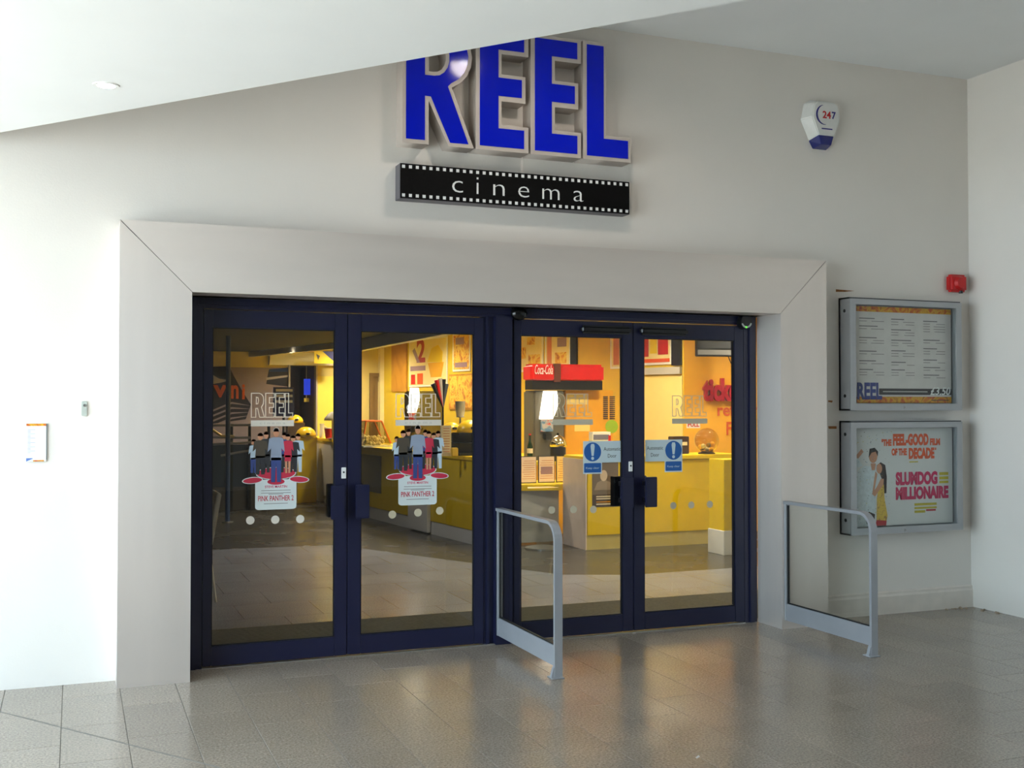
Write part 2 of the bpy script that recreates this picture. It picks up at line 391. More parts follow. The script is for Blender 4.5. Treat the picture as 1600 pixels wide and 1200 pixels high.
GP = Plane((0, DY + .0225), (1, DY + .0225))     # outer face of the door glass
DZ0, DZ1, GZ0, GZ1 = .012, 2.188, .132, 2.080
def reel_decal(door, u0, v0, w, h, m, parent):
    """REEL in outline over a plain strip"""
    lw = w * .022; s = w / 1.0
    def outl(P):
        return P
    cw = [.27, .235, .235, .23]; x = 0; loops = []
    def E(x, W): return [(x, 0), (x + W, 0), (x + W, .2), (x + W * .48, .2), (x + W * .48, .4), (x + W * .93, .4), (x + W * .93, .6), (x + W * .48, .6), (x + W * .48, .8), (x + W, .8), (x + W, 1), (x, 1)]
    def Ei(x, W, a, b): return [(x + a, b), (x + W - a, b), (x + W - a, .2 - b), (x + W * .48 - a, .2 - b), (x + W * .48 - a, .4 + b), (x + W * .93 - a, .4 + b), (x + W * .93 - a, .6 - b), (x + W * .48 - a, .6 - b), (x + W * .48 - a, .8 + b), (x + W - a, .8 + b), (x + W - a, 1 - b), (x + a, 1 - b)]
    a, b = .02, .03
    R = [(0, 0), (.125, 0), (.125, .36), (.15, .36), (.2, 0), (.33, 0), (.26, .42), (.3, .55), (.31, .7), (.3, .85), (.26, .95), (.2, 1), (0, 1)]
    Ri = [(a, b), (.125 - a, b), (.125 - a, .39), (.165, .39), (.215, b), (.305, b), (.235, .43), (.28, .56), (.29, .7), (.28, .84), (.245, .93), (.195, 1 - b), (a, 1 - b)]
    Rh = [(.115, .53), (.17, .55), (.19, .7), (.17, .83), (.115, .85)]
    Rh2 = [(.135, .57), (.158, .59), (.17, .7), (.155, .8), (.135, .81)]
    loops = [R, Ri, Rh, Rh2]
    for x in (.335, .57): loops += [E(x, .225), Ei(x, .225, a, b)]
    W = .2; x = .8
    loops += [[(x, 0), (x + W, 0), (x + W, .2), (x + .1, .2), (x + .1, 1), (x, 1)], [(x + a, b), (x + W - a, b), (x + W - a, .2 - b), (x + .1 - a, .2 - b), (x + .1 - a, 1 - b), (x + a, 1 - b)]]
    loops = [[(px * w, .26 * h + py * .74 * h) for px, py in lp] for lp in loops]
    plate('reel_outline', loops, .0008, GP.mat(u0, v0, .0005), m, parent)
    cs_ = plate('cinema_strip', [rc(0, 0, w * 1.02, h * .18)], .0008, GP.mat(u0, v0, .0005), m, parent)
    text('strip_text', 'c i n e m a', GP.mat(u0 + w * .51, v0 + h * .06, .0013), GREYP, cs_, height=h * .07, width=w * .6, align='CENTER', depth=.0004)

def people_sticker(cx, v0, s, parent, fade):
    """cast of small figures on red ovals above a white title panel; s = overall height"""
    W = mat('sticker_white', (206, 216, 216), .5, var=.02); PK = mat('sticker_red', (190, 44, 70), .5, var=.06)
    XS = Matrix.Diagonal((1.5, 1, 1, 1)); M = GP.mat(cx, v0, .0005) @ XS; q = s
    st = plate('film_sticker', [rrect(-.155 * q, 0, .155 * q, .34 * q, .03 * q)], .0008, M, W, parent)
    pads = [(0, .41, .145, .065, 0), (-.175, .335, .07, .03, .12), (.175, .335, .07, .03, -.12), (0, .315, .065, .035, 0)]
    for x, y, rx, ry, r in pads:
        plate('pad_border', [ell(x * q, y * q, (rx + .008) * q, (ry + .008) * q, 24, r)], .0009, M, W, st)
    for x, y, rx, ry, r in pads:
        plate('red_pad', [ell(x * q, y * q, rx * q, ry * q, 24, r)], .0015, M, PK, st)
    cols = {'grey': (140, 152, 172), 'blk': (42, 44, 48), 'blue': (52, 70, 128), 'red': (206, 40, 72), 'pale': (178, 196, 208), 'brn': (74, 66, 54)}
    figs = [(-.168, .42, .80, 'pale', 'blue', .036), (-.075, .42, .885, 'blk', 'blk', .045), (.062, .42, .875, 'blue', 'blk', .042), (-.118, .40, .87, 'brn', 'blk', .055),
            (.165, .42, .86, 'pale', 'pale', .048), (.128, .42, .84, 'blk', 'blk', .05), (.088, .41, .86, 'red', 'red', .042), (0, .31, .93, 'grey', 'blue', .062)]
    for i, (x, b, t, top, leg, hw) in enumerate(figs):
        h = t - b; dz = .0016 + .0003 * i
        Mi = GP.mat(cx, v0, dz) @ XS
        def pl(lp, m): plate('figure', [[(px * q, py * q) for px, py in lp]], .0004, Mi, m, st)
        mt = mat('sticker_' + top, cols[top], .6); ml = mat('sticker_' + leg, cols[leg], .6)
        mid = b + h * .45; sh = b + h * .82
        if leg == 'red': pl([(x - hw * .6, b + h * .3), (x + hw * .6, b + h * .3), (x + hw * .5, mid), (x - hw * .5, mid)], ml); pl([(x - hw * .45, b), (x - hw * .1, b), (x - hw * .1, b + h * .3), (x - hw * .5, b + h * .3)], SKIN); pl([(x + hw * .1, b), (x + hw * .45, b), (x + hw * .5, b + h * .3), (x + hw * .1, b + h * .3)], SKIN)
        else: pl([(x - hw * .6, b), (x - hw * .12, b), (x, mid - h * .08), (x + hw * .12, b), (x + hw * .6, b), (x + hw * .62, mid), (x - hw * .62, mid)], ml)
        pl([(x - hw * .7, mid - h * .05), (x + hw * .7, mid - h * .05), (x + hw * .62, sh - h * .2), (x + hw * 1.05, mid + h * .1), (x + hw * .85, sh - h * .02), (x + hw * .35, sh), (x - hw * .35, sh), (x - hw * .85, sh - h * .02), (x - hw * 1.05, mid + h * .1), (x - hw * .62, sh - h * .2)], mt)
        pl(ell(x, b + h * .91, max(.017, hw * .36), h * .085, 14), SKIN)
        pl([(x + max(.019, hw * .4) * math.cos(t2_), b + h * .925 + h * .08 * math.sin(t2_)) for t2_ in [math.pi * k / 8 for k in range(9)]], mat('sticker_hair' + str(i == 7), (190, 186, 180) if i == 7 else (48, 38, 34), .6))
    text('star_line', 'STEVE MARTIN', GP.mat(cx, v0 + .245 * q, .0016), MAGENTA, st, height=.028 * q, width=.25 * q, align='CENTER', bold=.01, depth=.0004)
    for y, w_ in ((.213, .22), (.185, .225), (.172, .11), (.065, .18)):
        plate('credit_line', [rc(-w_ / 2 * q, y * q, w_ / 2 * q, (y + .006) * q)], .0004, GP.mat(cx, v0, .0014) @ XS, GREYINK, st)
    text('film_title', 'PINK PANTHER 2', GP.mat(cx, v0 + .098 * q, .0016), mat('title_red', (186, 40, 62), .5), st, height=.06 * q, width=.40 * q, align='CENTER', bold=.012, depth=.0004)

def auto_sign(u0, u1, v0, v1, left, parent):
    """Automatic Door / Keep clear sticker, roundel on the left or the right"""
    PB = mat('sign_pale', (196, 212, 216), .45, var=.02)
    h = v1 - v0; sw = (u1 - u0) * .48; k = h * .66
    ux = u0 if left else u1 - sw
    lp = [(u0, v1 - k), (u0, v1), (u1, v1), (u1, v1 - k)]
    if left: lp = [(u0, v0), (u0, v1), (u1, v1), (u1, v1 - k), (u0 + sw, v1 - k), (u0 + sw, v0)]
    else: lp = [(u0, v1 - k), (u0, v1), (u1, v1), (u1, v0), (u1 - sw, v0), (u1 - sw, v1 - k)]
    s = plate('safety_sticker', [lp], .0008, GP.mat(0, 0, .0005), PB, parent)
    cx = ux + sw / 2; cy = v1 - k / 2; r = k * .44
    plate('blue_roundel', [ell(cx, cy, r, r, 32)], .0004, GP.mat(0, 0, .0013), SBLUE, s)
    plate('exclamation_mark', [[(cx - r * .12, cy - r * .42), (cx + r * .12, cy - r * .42), (cx + r * .24, cy + r * .6), (cx + r * .16, cy + r * .84), (cx - r * .16, cy + r * .84), (cx - r * .24, cy + r * .6)], ell(cx, cy - r * .68, r * .17, r * .17, 14)], .0004, GP.mat(0, 0, .0017), PB, s)
    plate('blue_panel', [rrect(ux + sw * .05, v0 + h * .04, ux + sw * .95, v1 - k - h * .01, h * .03)], .0004, GP.mat(0, 0, .0013), SBLUE, s)
    text('sticker_text', 'Keep clear', GP.mat(cx, v0 + h * .13, .0017), PB, s, height=h * .08, width=sw * .7, align='CENTER', depth=.0004)
    tx = (u0 + sw + u1) / 2 if left else (u0 + u1 - sw) / 2
    text('sticker_text', 'Automatic', GP.mat(tx, v1 - k * .46, .0013), INK, s, height=k * .17, width=sw * .9, align='CENTER', depth=.0004)
    text('sticker_text', 'Door', GP.mat(tx, v1 - k * .78, .0013), INK, s, height=k * .17, width=sw * .46, align='CENTER', depth=.0004)

DECAL = mat('etched_vinyl', (214, 208, 196), .6, var=.02)
DECAL2 = mat('frosted_vinyl', (196, 186, 160), .6, var=.03)
leaves = [(.737, 1.628, .789, 1.548), (1.632, 2.556, 1.718, 2.490), (2.775, 3.684, 2.827, 3.601), (3.688, 4.604, 3.774, 4.524)]
for i, (x0, x1, g0, g1) in enumerate(leaves):
    dr = empty('door_%d' % (i + 1), ((x0 + x1) / 2, DY, DZ0), kind='structure')
    y0, y1 = DY, DY + .045
    MB().box(x0, g0, y0, y1, DZ0, DZ1).build('stile', NAVY, dr, bevel=.003)
    MB().box(g1, x1, y0, y1, DZ0, DZ1).build('stile', NAVY, dr, bevel=.003)
    MB().box(g0, g1, y0, y1, GZ1, DZ1).build('top_rail', NAVY, dr, bevel=.003)
    MB().box(g0, g1, y0, y1, DZ0, GZ0).build('bottom_rail', NAVY, dr, bevel=.003)
    MB().box(g0 - .005, g1 + .005, DY + .0225, DY + .0285, GZ0 - .005, GZ1 + .005).build('glass_pane', GLASS, dr)
    gk = MB()
    for q in ((g0, g0 + .006, GZ0, GZ1), (g1 - .006, g1, GZ0, GZ1), (g0, g1, GZ0, GZ0 + .006), (g0, g1, GZ1 - .006, GZ1)): gk.box(q[0], q[1], DY + .008, DY + .0224, q[2], q[3])
    gk.build('gasket', RUBBER, dr)
    # box pull handles beside the meeting stiles
    hx = [(1.505, 1.592), (1.664, 1.752), (3.545, 3.640), (3.735, 3.826)][i]
    h = MB().box(hx[0], hx[1], DY - .095, DY - .075, .885, 1.098).build('pull_handle', NAVY, dr, bevel=.004)
    MB().box(hx[0] + .02, hx[1] - .02, DY - .076, DY, .92, .95).box(hx[0] + .02, hx[1] - .02, DY - .076, DY, 1.035, 1.065).build('standoff', BLACK, h)
    hk = MB().box(hx[0] + .008, hx[1] - .008, DY + .046, DY + .10, .885, 1.098).build('inside_handle', BLACK, dr, bevel=.004)
    if i in (0, 2):
        xk = x1 - .024
        k = MB().box(xk - .014, xk + .016, DY - .008, DY, 1.135, 1.205).build('lock_plate', WHITE, dr, bevel=.002)
        MB().cyl((xk, DY - .011, 1.175), (xk, DY - .007, 1.175), .006, n=12).build('keyhole', BLACK, k)
    if i >= 2:
        sx = (3.262, 3.655) if i == 2 else (3.725, 4.115)
        MB().box(sx[0], sx[1], DY - .05, DY, 2.10, 2.158).build('sensor_bar', BLACK, dr, bevel=.018, seg=3)
    # manifestation dots, REEL outline, stickers
    dots = [[(391, 813), (430, 812), (469, 811)], [(613, 804), (653, 801), (687, 798)], [(862, 797), (896, 796), (927, 796)], [(1052, 790), (1080, 789), (1109, 788)]][i]
    for p in dots:
        u, v = GP.uv(*p); plate('glass_dot', [ell(u, v, .026, .026, 20)], .0008, GP.mat(0, 0, .0005), DECAL if i < 1 else DECAL2, dr)
    r = [(392, 614, 458, 666), (618, 615, 688, 665), (864, 615, 925, 664), (1050, 618, 1104, 662)][i]
    u0, u1, v0, v1 = GP.rect(*r)
    reel_decal(dr, u0, v0, u1 - u0, v1 - v0, DECAL if i < 2 else DECAL2, dr)
    if i < 2:
        c = [(431, 796), (652.5, 789)][i]; tp = [(431, 668), (652, 664)][i]
        u, v = GP.uv(*c); u2, v2 = GP.uv(*tp)
        people_sticker(u, v, (v2 - v) / .93, dr, i)
    else:
        r = (911, 689, 972, 740) if i == 2 else (1008, 687, 1066, 738)
        auto_sign(*GP.rect(*r), i == 2, dr)

# ------------------------------------------------------------------ REEL sign letters
SP = Plane((0, .06), (1, .06))
def Eo(x0, xs, xa, xm): return [(x0, 3.265), (xa, 3.265), (xa, 3.437), (xs, 3.437), (xs, 3.593), (xm, 3.593), (xm, 3.770), (xs, 3.770), (xs, 3.905), (xa, 3.905), (xa, 4.065), (x0, 4.065)]
def Eb(x0, xs, xa, xm): return [(x0, 3.291), (xa, 3.291), (xa, 3.413), (xs, 3.413), (xs, 3.627), (xm, 3.627), (xm, 3.747), (xs, 3.747), (xs, 3.932), (xa, 3.932), (xa, 4.043), (x0, 4.043)]
def arc(cx, cz, rx, rz, a0, a1, n=9):
    return [(cx + rx * math.cos(math.radians(a0 + (a1 - a0) * i / n)), cz + rz * math.sin(math.radians(a0 + (a1 - a0) * i / n))) for i in range(n + 1)]
Ro = [(1.920, 3.265), (2.094, 3.265), (2.094, 3.545), (2.228, 3.265), (2.400, 3.265), (2.255, 3.632)] + arc(2.165, 3.848, .222, .217, -68, 90) + [(1.920, 4.065)]
Rb = [(1.944, 3.291), (2.068, 3.291), (2.068, 3.575), (2.108, 3.575), (2.238, 3.289), (2.362, 3.289), (2.222, 3.650)] + arc(2.165, 3.850, .196, .193, -66, 90) + [(1.944, 4.043)]
Rho = [(2.094, 3.735)] + arc(2.13, 3.835, .080, .100, -90, 90) + [(2.094, 3.935)]
Rhb = [(2.068, 3.709)] + arc(2.13, 3.835, .104, .126, -90, 90) + [(2.068, 3.961)]
letters = [('R', [Ro, Rho], [Rb, Rhb], 'large blue sign letter R with silver edge above doors', 2.16),
           ('E', [Eo(2.414, 2.592, 2.783, 2.762)], [Eb(2.441, 2.570, 2.751, 2.735)], 'large blue sign letter E standing next to the R', 2.6),
           ('E', [Eo(2.800, 2.974, 3.167, 3.146)], [Eb(2.829, 2.951, 3.138, 3.120)], 'large blue sign letter E standing next to the L', 2.98),
           ('L', [[(3.182, 3.265), (3.544, 3.265), (3.544, 3.435), (3.357, 3.435), (3.357, 4.066), (3.182, 4.066)]],
            [[(3.210, 3.290), (3.521, 3.290), (3.521, 3.413), (3.336, 3.413), (3.336, 4.044), (3.210, 4.044)]], 'large blue sign letter L, last letter of the wall sign', 3.36)]
for nm, outer, inner, lab, cx in letters:
    t = empty('sign_letter', (cx, .13, 3.265), lab, 'sign letter', 'cinema name letters on the wall')
    plate('letter_body', outer, YW - .06, SP.mat(0, 0, -(YW - .06)), LSIL, t)
    plate('letter_face', inner, .003, SP.mat(0, 0, .0005), BLUE, t)
# film strip sign
fs = empty('film_strip_sign', (2.73, .145, 2.915), 'black film strip sign box with white lettering under the blue letters', 'sign')
FP = Plane((0, .09), (1, .09))
MB().box(1.914, 3.55, .093, YW, 2.915, 3.140).build('sign_box', mat('sign_box_grey', (96, 92, 98), .45), fs, bevel=.002)
MB().box(1.916, 3.548, .09, .0935, 2.917, 3.138).build('sign_face', FILM, fs)
n = 36; hole = None
for i in range(n):
    x = 1.937 + (3.527 - 1.937) * i / (n - 1)
    for z in (3.119, 2.936):
        if hole is None: hole = MB().box(-.010, .010, -.0017, 0, -.010, .010).build('sprocket_hole', WHITE, origin=(0, 0, 0)); o = hole
        else: o = bpy.data.objects.new('sprocket_hole', hole.data); COL.objects.link(o)
        o.parent = fs; o.location = Vector((x, .0902, z)) - fs.location
zc = 2.978
for ch, x0, x1, h in (('c', 2.262, 2.335, .075), ('n', 2.545, 2.625, .072), ('e', 2.722, 2.800, .072), ('m', 2.895, 3.020, .070), ('a', 3.124, 3.197, .072)):
    text('sign_character', ch, FP.mat(x0, zc, .0008), WHITE, fs, height=h, width=x1 - x0, depth=.002, bold=-.014)
plate('sign_character', [rc(2.430, zc, 2.442, zc + .072), rc(2.430, zc + .095, 2.442, zc + .108)], .002, FP.mat(0, 0, .0008), WHITE, fs)

# ------------------------------------------------------------------ alarm box
ab = empty('alarm_box', (5.24, YW, 3.56), 'white faceted intruder alarm box with blue base on wall', 'alarm box')
cx = 5.215
def ring(pts, y): return [(cx + x, y, z) for x, z in pts]
back = [(-.10, 3.59), (.10, 3.59), (.175, 3.74), (.145, 3.86), (.09, 3.895), (-.09, 3.895), (-.145, 3.86), (-.175, 3.74)]
front = [(-.07, 3.62), (.07, 3.62), (.125, 3.75), (.105, 3.845), (.07, 3.87), (-.07, 3.87), (-.105, 3.845), (-.125, 3.75)]
def frustum(A, B, ya, yb):
    n = len(A); return MB().add(ring(A, ya) + ring(B, yb), [tuple(range(n)), tuple(range(n, 2 * n))[::-1]] + [(i, (i + 1) % n, n + (i + 1) % n, n + i) for i in range(n)])
frustum(back, front, YW, YW - .09).build('alarm_cover', mat('alarm_white', (222, 222, 218), .35), ab, bevel=.006)
frustum([(-.062, 3.53), (.062, 3.53), (.098, 3.589), (-.098, 3.589)], [(-.045, 3.548), (.045, 3.548), (.068, 3.619), (-.068, 3.619)], YW, YW - .085).build('strobe_base', mat('strobe_blue', (16, 28, 110), .2), ab, bevel=.003)
AP = Plane((0, YW - .09), (1, YW - .09))
text('alarm_digits', '24', AP.mat(cx - .035, 3.745, .0005), mat('digit_red', (196, 28, 28), .5), ab, height=.055, width=.075, bold=.025)
text('alarm_digits', '7', AP.mat(cx + .048, 3.745, .0005), mat('digit_blue', (34, 32, 120), .5), ab, height=.055, width=.036, bold=.025)
A = arc(cx - .02, 3.77, .075, .075, 105, 275, 14); B = arc(cx - .01, 3.772, .07, .073, 275, 105, 14)
plate('alarm_logo', [A + B], .001, AP.mat(0, 0, .0005), mat('digit_blue', (34, 32, 120), .5), ab)
plate('alarm_print', [rc(cx - .045, 3.662, cx + .052, 3.671)], .001, AP.mat(0, 0, .0005), mat('digit_blue', (34, 32, 120), .5), ab)

# ------------------------------------------------------------------ fire alarm sounder
fa = empty('fire_alarm_sounder', (6.5, YW, 2.5), 'small red fire alarm sounder high on wall by corner', 'fire alarm')
u0, u1, v0, v1 = Plane((0, .14), (1, .14)).rect(1485, 429, 1511, 456)
MB().box(u0, u1, .13, YW, v0, v1).build('sounder_body', RED, fa, bevel=.018, seg=3)
MB().cyl(((u0 + u1) / 2, .13, (v0 + v1) / 2), ((u0 + u1) / 2, .105, (v0 + v1) / 2), .055, .042, n=20).build('sounder_horn', RED, fa, smooth=False)
MB().cyl(((u0 + u1) / 2 + .03, .15, v0 - .01), ((u0 + u1) / 2 + .03, .15, v0 + .01), .016, n=10).build('cable_gland', BLACK, fa)

# ------------------------------------------------------------------ poster cases
def poster_case(z0, z1, label):
    x0, x1, yf = 5.385, 6.452, .065
    pc = empty('poster_case', ((x0 + x1) / 2, YW, z0), label, 'poster case', 'wall poster cases beside the doors')
    MB().box(x0, x0 + .012, yf + .012, YW - .002, z0, z1).box(x1 - .012, x1, yf + .012, YW - .002, z0, z1).box(x0, x1, yf + .012, YW - .002, z0, z0 + .012).box(x0, x1, yf + .012, YW - .002, z1 - .012, z1).box(x0, x1, YW - .02, YW - .002, z0, z1).build('case_body', SILVER, pc)
    w = .052
    M = SP
    plate('case_door', [rc(x0, z0 + .002, x1, z1 - .010), rc(x0 + w, z0 + w, x1 - w, z1 - w)], .012, Plane((0, yf + .012), (1, yf + .012)).mat(0, 0, 0), SILVER, pc)
    MB().box(x0 + .004, x1 - .004, yf + .008, yf + .013, z1 - .009, z1 - .003).build('shadow_gap_strip', RUBBER, pc)  # black strip stands in for the shade in the gap above the case door
    MB().box(x0 + w - .005, x1 - w + .005, yf + .013, yf + .016, z0 + w - .005, z1 - w + .005).build('glass_pane', PGLASS, pc)
    for z in (z0 + .11, z1 - .10): MB().cyl((x0 - .003, .13, z), (x0 + .002, .13, z), .013, n=14).build('side_screw', BLACK, pc)
    k = MB().cyl(((x0 + x1) / 2 - .03, yf - .003, z0 + .024), ((x0 + x1) / 2 - .03, yf + .001, z0 + .024), .010, n=14).build('case_lock', STEEL, pc)
    MB().box((x0 + x1) / 2 - .0315, (x0 + x1) / 2 - .0285, yf - .0036, yf - .0028, z0 + .017, z0 + .031).build('key_slot', BLACK, k)
    return pc
PC = Plane((0, .140), (1, .140))       # poster surface inside the case
PR = (5.385 + .058, 6.452 - .058)
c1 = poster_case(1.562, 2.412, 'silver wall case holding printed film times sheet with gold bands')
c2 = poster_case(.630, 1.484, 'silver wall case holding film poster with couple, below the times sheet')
# film times sheet
sx0, sx1, sz0, sz1 = 5.50, 6.415, 1.62, 2.355
ft = empty('film_times_sheet', ((sx0 + sx1) / 2, .142, sz0), 'white film times sheet with gold bands, inside upper wall case', 'poster')
MB().box(sx0, sx1, .1405, .143, sz0, sz1).build('paper_sheet', mat('paper_grey', (214, 206, 202), .6), ft)
W_, H_ = sx1 - sx0, sz1 - sz0
def sr(a, b, c, d): return rc(sx0 + W_ * a, sz0 + H_ * b, sx0 + W_ * c, sz0 + H_ * d)
plate('gold_band', [sr(0, .945, 1, 1)], .0006, PC.mat(0, 0, 0), GOLD, ft)
plate('gold_band', [sr(0, 0, 1, .065)], .0006, PC.mat(0, 0, 0), GOLD, ft)
plate('black_band', [sr(.23, .085, 1, .15)], .0006, PC.mat(0, 0, 0), INK, ft)
text('sheet_title', 'REEL', PC.mat(sx0 + W_ * .005, sz0 + H_ * .035, .0007), mat('sheet_blue', (44, 56, 130), .5), ft, height=H_ * .175, width=W_ * .255, bold=.04)
text('sheet_price', '£3.50', PC.mat(sx0 + W_ * .99, sz0 + H_ * .083, .0008), WHITE, ft, height=H_ * .085, width=W_ * .22, align='RIGHT', bold=.02, shear=.2)
plate('band_print', [sr(.27, .112, .74, .124)], .0006, PC.mat(0, 0, .0006), GREYP, ft)
plate('band_print', [sr(.78, .025, .97, .033)], .0006, PC.mat(0, 0, .0006), INK, ft)
lines = MB(); heads = MB()
colsx = [(.03, .26), (.36, .25), (.70, .24)]
rows = [[(.87, 1), (.79, 1), (.67, 2), (.53, 1), (.43, 1), (.34, 2)], [(.87, 2), (.76, 2), (.65, 2), (.54, 2), (.42, 1), (.34, 2)], [(.86, 4), (.66, 1), (.57, 2), (.45, 1), (.37, 1), (.29, 1)]]
for (cx0, cw), rr in zip(colsx, rows):
    for z, nl in rr:
        heads.box(sx0 + W_ * cx0, sx0 + W_ * (cx0 + cw * random.uniform(.5, .85)), .1395, .1402, sz0 + H_ * z, sz0 + H_ * (z + .010))
        for l in range(nl):
            zz = z - .027 * (l + 1)
            lines.box(sx0 + W_ * cx0, sx0 + W_ * (cx0 + cw * .3), .1395, .1402, sz0 + H_ * zz, sz0 + H_ * (zz + .007))
            lines.box(sx0 + W_ * (cx0 + cw * random.uniform(.45, .7)), sx0 + W_ * (cx0 + cw * .98), .1395, .1402, sz0 + H_ * zz, sz0 + H_ * (zz + .007))
tag(heads.build('listing_headings', GREYINK, ft), kind='stuff'); tag(lines.build('listing_lines', mat('faint_ink', (150, 142, 142), .6), ft), kind='stuff')
# film poster
fp = empty('film_poster', (5.95, .142, .69), 'white film poster with orange and magenta lettering and a couple, inside lower case', 'poster')
qx0, qx1, qz0, qz1 = 5.475, 6.42, .685, 1.428
QW, QH = qx1 - qx0, qz1 - qz0
MB().box(qx0, qx1, .1405, .143, qz0, qz1).build('paper_sheet', mat('poster_white', (214, 212, 210), .5, var=.02), fp)
def Q(a, b, o=0.0): return PC.mat(qx0 + QW * a, qz0 + QH * b, o)
def T(s, a, b, h, w, m, o=.0007): text('poster_text', s, Q(a, b, o), m, fp, height=QH * h, width=QW * w, bold=.06, depth=.0006)
T('"THE', .27, .815, .072, .10, ORANGE); T('FEEL-GOOD', .385, .815, .125, .365, ORANGE); T('FILM', .765, .815, .072, .105, ORANGE)
T('OF THE', .37, .715, .075, .155, ORANGE); T('DECADE', .545, .675, .118, .265, ORANGE); T('"', .815, .765, .025, .015, ORANGE)
T('SLUMDOG', .41, .405, .14, .43, MAGENTA); T('MILLIONAIRE', .41, .255, .135, .545, MAGENTA)
OL = mat('print_olive', (196, 176, 40), .5)
for a, b, c, d in ((.86, .50, .955, .53), (.86, .455, .955, .485), (.86, .415, .955, .44), (.60, .19, .83, .215), (.60, .155, .83, .175), (.60, .115, .71, .14)):
    plate('poster_print', [rc(0, 0, QW * (c - a), QH * (d - b))], .0006, Q(a, b, .0006), OL, fp)
plate('poster_print', [rc(0, 0, QW * .09, QH * .012)], .0006, Q(.55, .64, .0006), OL, fp)
plate('poster_print', [rc(0, 0, QW * .1, QH * .018)], .0006, Q(.72, .13, .0006), mat('print_crimson', (180, 30, 40), .5), fp)
def fig(loop, m, o=.0007): plate('poster_figure', [[(x * QW, y * QH) for x, y in loop]], .0005, Q(0, 0, o), m, fp)
SHIRT = mat('print_shirt', (206, 214, 218), .6, var=.1, scale=40); DRESS = flame('print_dress', [(.3, (196, 150, 30)), (.5, (224, 186, 60)), (.7, (160, 110, 30))], 30, 1)
HAIR = mat('print_hair', (36, 22, 18), .6)
fig([(.02, 0), (.20, 0), (.21, .35), (.24, .52), (.19, .60), (.10, .62), (.03, .56), (.01, .3)], SHIRT)
fig([(0, .70), (.03, .74), (.07, .79), (.09, .76), (.06, .72), (.02, .67)], SKIN, .0008)
fig([(.03, .60), (0, .66), (.03, .70), (.08, .62)], SHIRT, .0009)
fig([(.12, .02), (.19, .02), (.20, .12), (.14, .15), (.10, .10)], HAIR, .001)
fig(ell(.185, .715, .042, .072, 16), SKIN, .001); fig([(.14, .70), (.15, .79), (.20, .80), (.235, .76), (.23, .71), (.21, .76), (.17, .75)], HAIR, .0012)
fig([(.16, .64), (.21, .64), (.20, .57), (.17, .57)], SKIN, .0011)
fig([(.22, .62), (.26, .65), (.305, .62), (.32, .50), (.315, .33), (.29, .33), (.28, .45)], HAIR, .0012)
fig(ell(.245, .585, .028, .052, 16), SKIN, .0014)
fig([(.215, .05), (.315, .05), (.325, .10), (.295, .28), (.29, .42), (.24, .44), (.22, .28)], DRESS, .0015)
fig([(.17, .33), (.20, .30), (.285, .42), (.29, .48), (.26, .48), (.22, .40)], SKIN, .0017)
fig([(.175, .34), (.19, .33), (.225, .53), (.205, .56)], SKIN, .0018)
fig([(.20, .0), (.31, .0), (.315, .05), (.215, .06)], mat('print_crimson', (180, 30, 40), .5), .0017)
cf = [MB(), MB(), MB()]
for i in range(110):
    x = qx0 + QW * abs(random.gauss(.08, .2)) % QW; z = qz0 + QH * random.uniform(.02, .97); s = random.uniform(.0025, .005)
    cf[i % 3].box(min(x, qx1 - .02), min(x, qx1 - .02) + s * 1.5, .1382, .1386, z, z + s)
for k, m in zip(cf, (mat('confetti_blue', (120, 150, 176), .6), OL, INK)): tag(k.build('poster_confetti', m, fp), kind='stuff')

# ------------------------------------------------------------------ left wall: leaflet holder and key switch
lh = empty('notice_card', (-.195, YW, 1.285), 'small printed card in clear holder on bright white wall', 'notice')
a = Plane((0, YW - .012), (1, YW - .012)).rect(41, 662, 72, 721)
MB().box(a[0], a[1], YW - .012, YW - .008, a[2], a[3]).build('printed_card', WHITE, lh)
MB().box(a[0] + .01, a[1] + .006, YW - .008, YW, a[2] + .01, a[3]).build('card_holder', mat('holder_grey', (150, 158, 160), .3), lh)
KP = Plane((0, YW - .012), (1, YW - .012)); cw = a[1] - a[0]; chh = a[3] - a[2]
plate('gold_band', [rc(a[0], a[3] - chh * .06, a[1], a[3])], .0008, KP.mat(0, 0, .0003), GOLD, lh)
plate('gold_band', [rc(a[0] + cw * .35, a[2], a[1] - cw * .1, a[2] + chh * .035)], .0008, KP.mat(0, 0, .0003), GOLD, lh)
plate('blue_logo', [rc(a[0], a[2], a[0] + cw * .33, a[2] + chh * .09), rc(a[0] + cw * .33, a[2] + chh * .055, a[1] - cw * .08, a[2] + chh * .075)], .0008, KP.mat(0, 0, .0006), mat('card_blue', (96, 124, 190), .5), lh)
ls = MB()
for i in range(17):
    z = a[3] - chh * (.16 + .038 * i); ls.box(a[0] + cw * .07, a[0] + cw * (.22 if i % 3 else .45), YW - .0128, YW - .0121, z, z + chh * .010)
tag(ls.build('listing_lines', mat('card_ink', (150, 162, 196), .6), lh), kind='stuff')
ks = empty('key_switch', (.06, YW, 1.54), 'small grey key switch plate on bright wall beside the surround', 'switch')
a = Plane((0, YW - .012), (1, YW - .012)).rect(127.5, 627, 136.5, 650)
MB().box(a[0], a[1], YW - .014, YW, a[2], a[3]).build('switch_plate', mat('switch_grey', (178, 184, 176), .45), ks, bevel=.003)
MB().cyl(((a[0] + a[1]) / 2, YW - .018, a[3] - .024), ((a[0] + a[1]) / 2, YW - .013, a[3] - .024), .008, n=14).build('key_barrel', STEEL, ks)

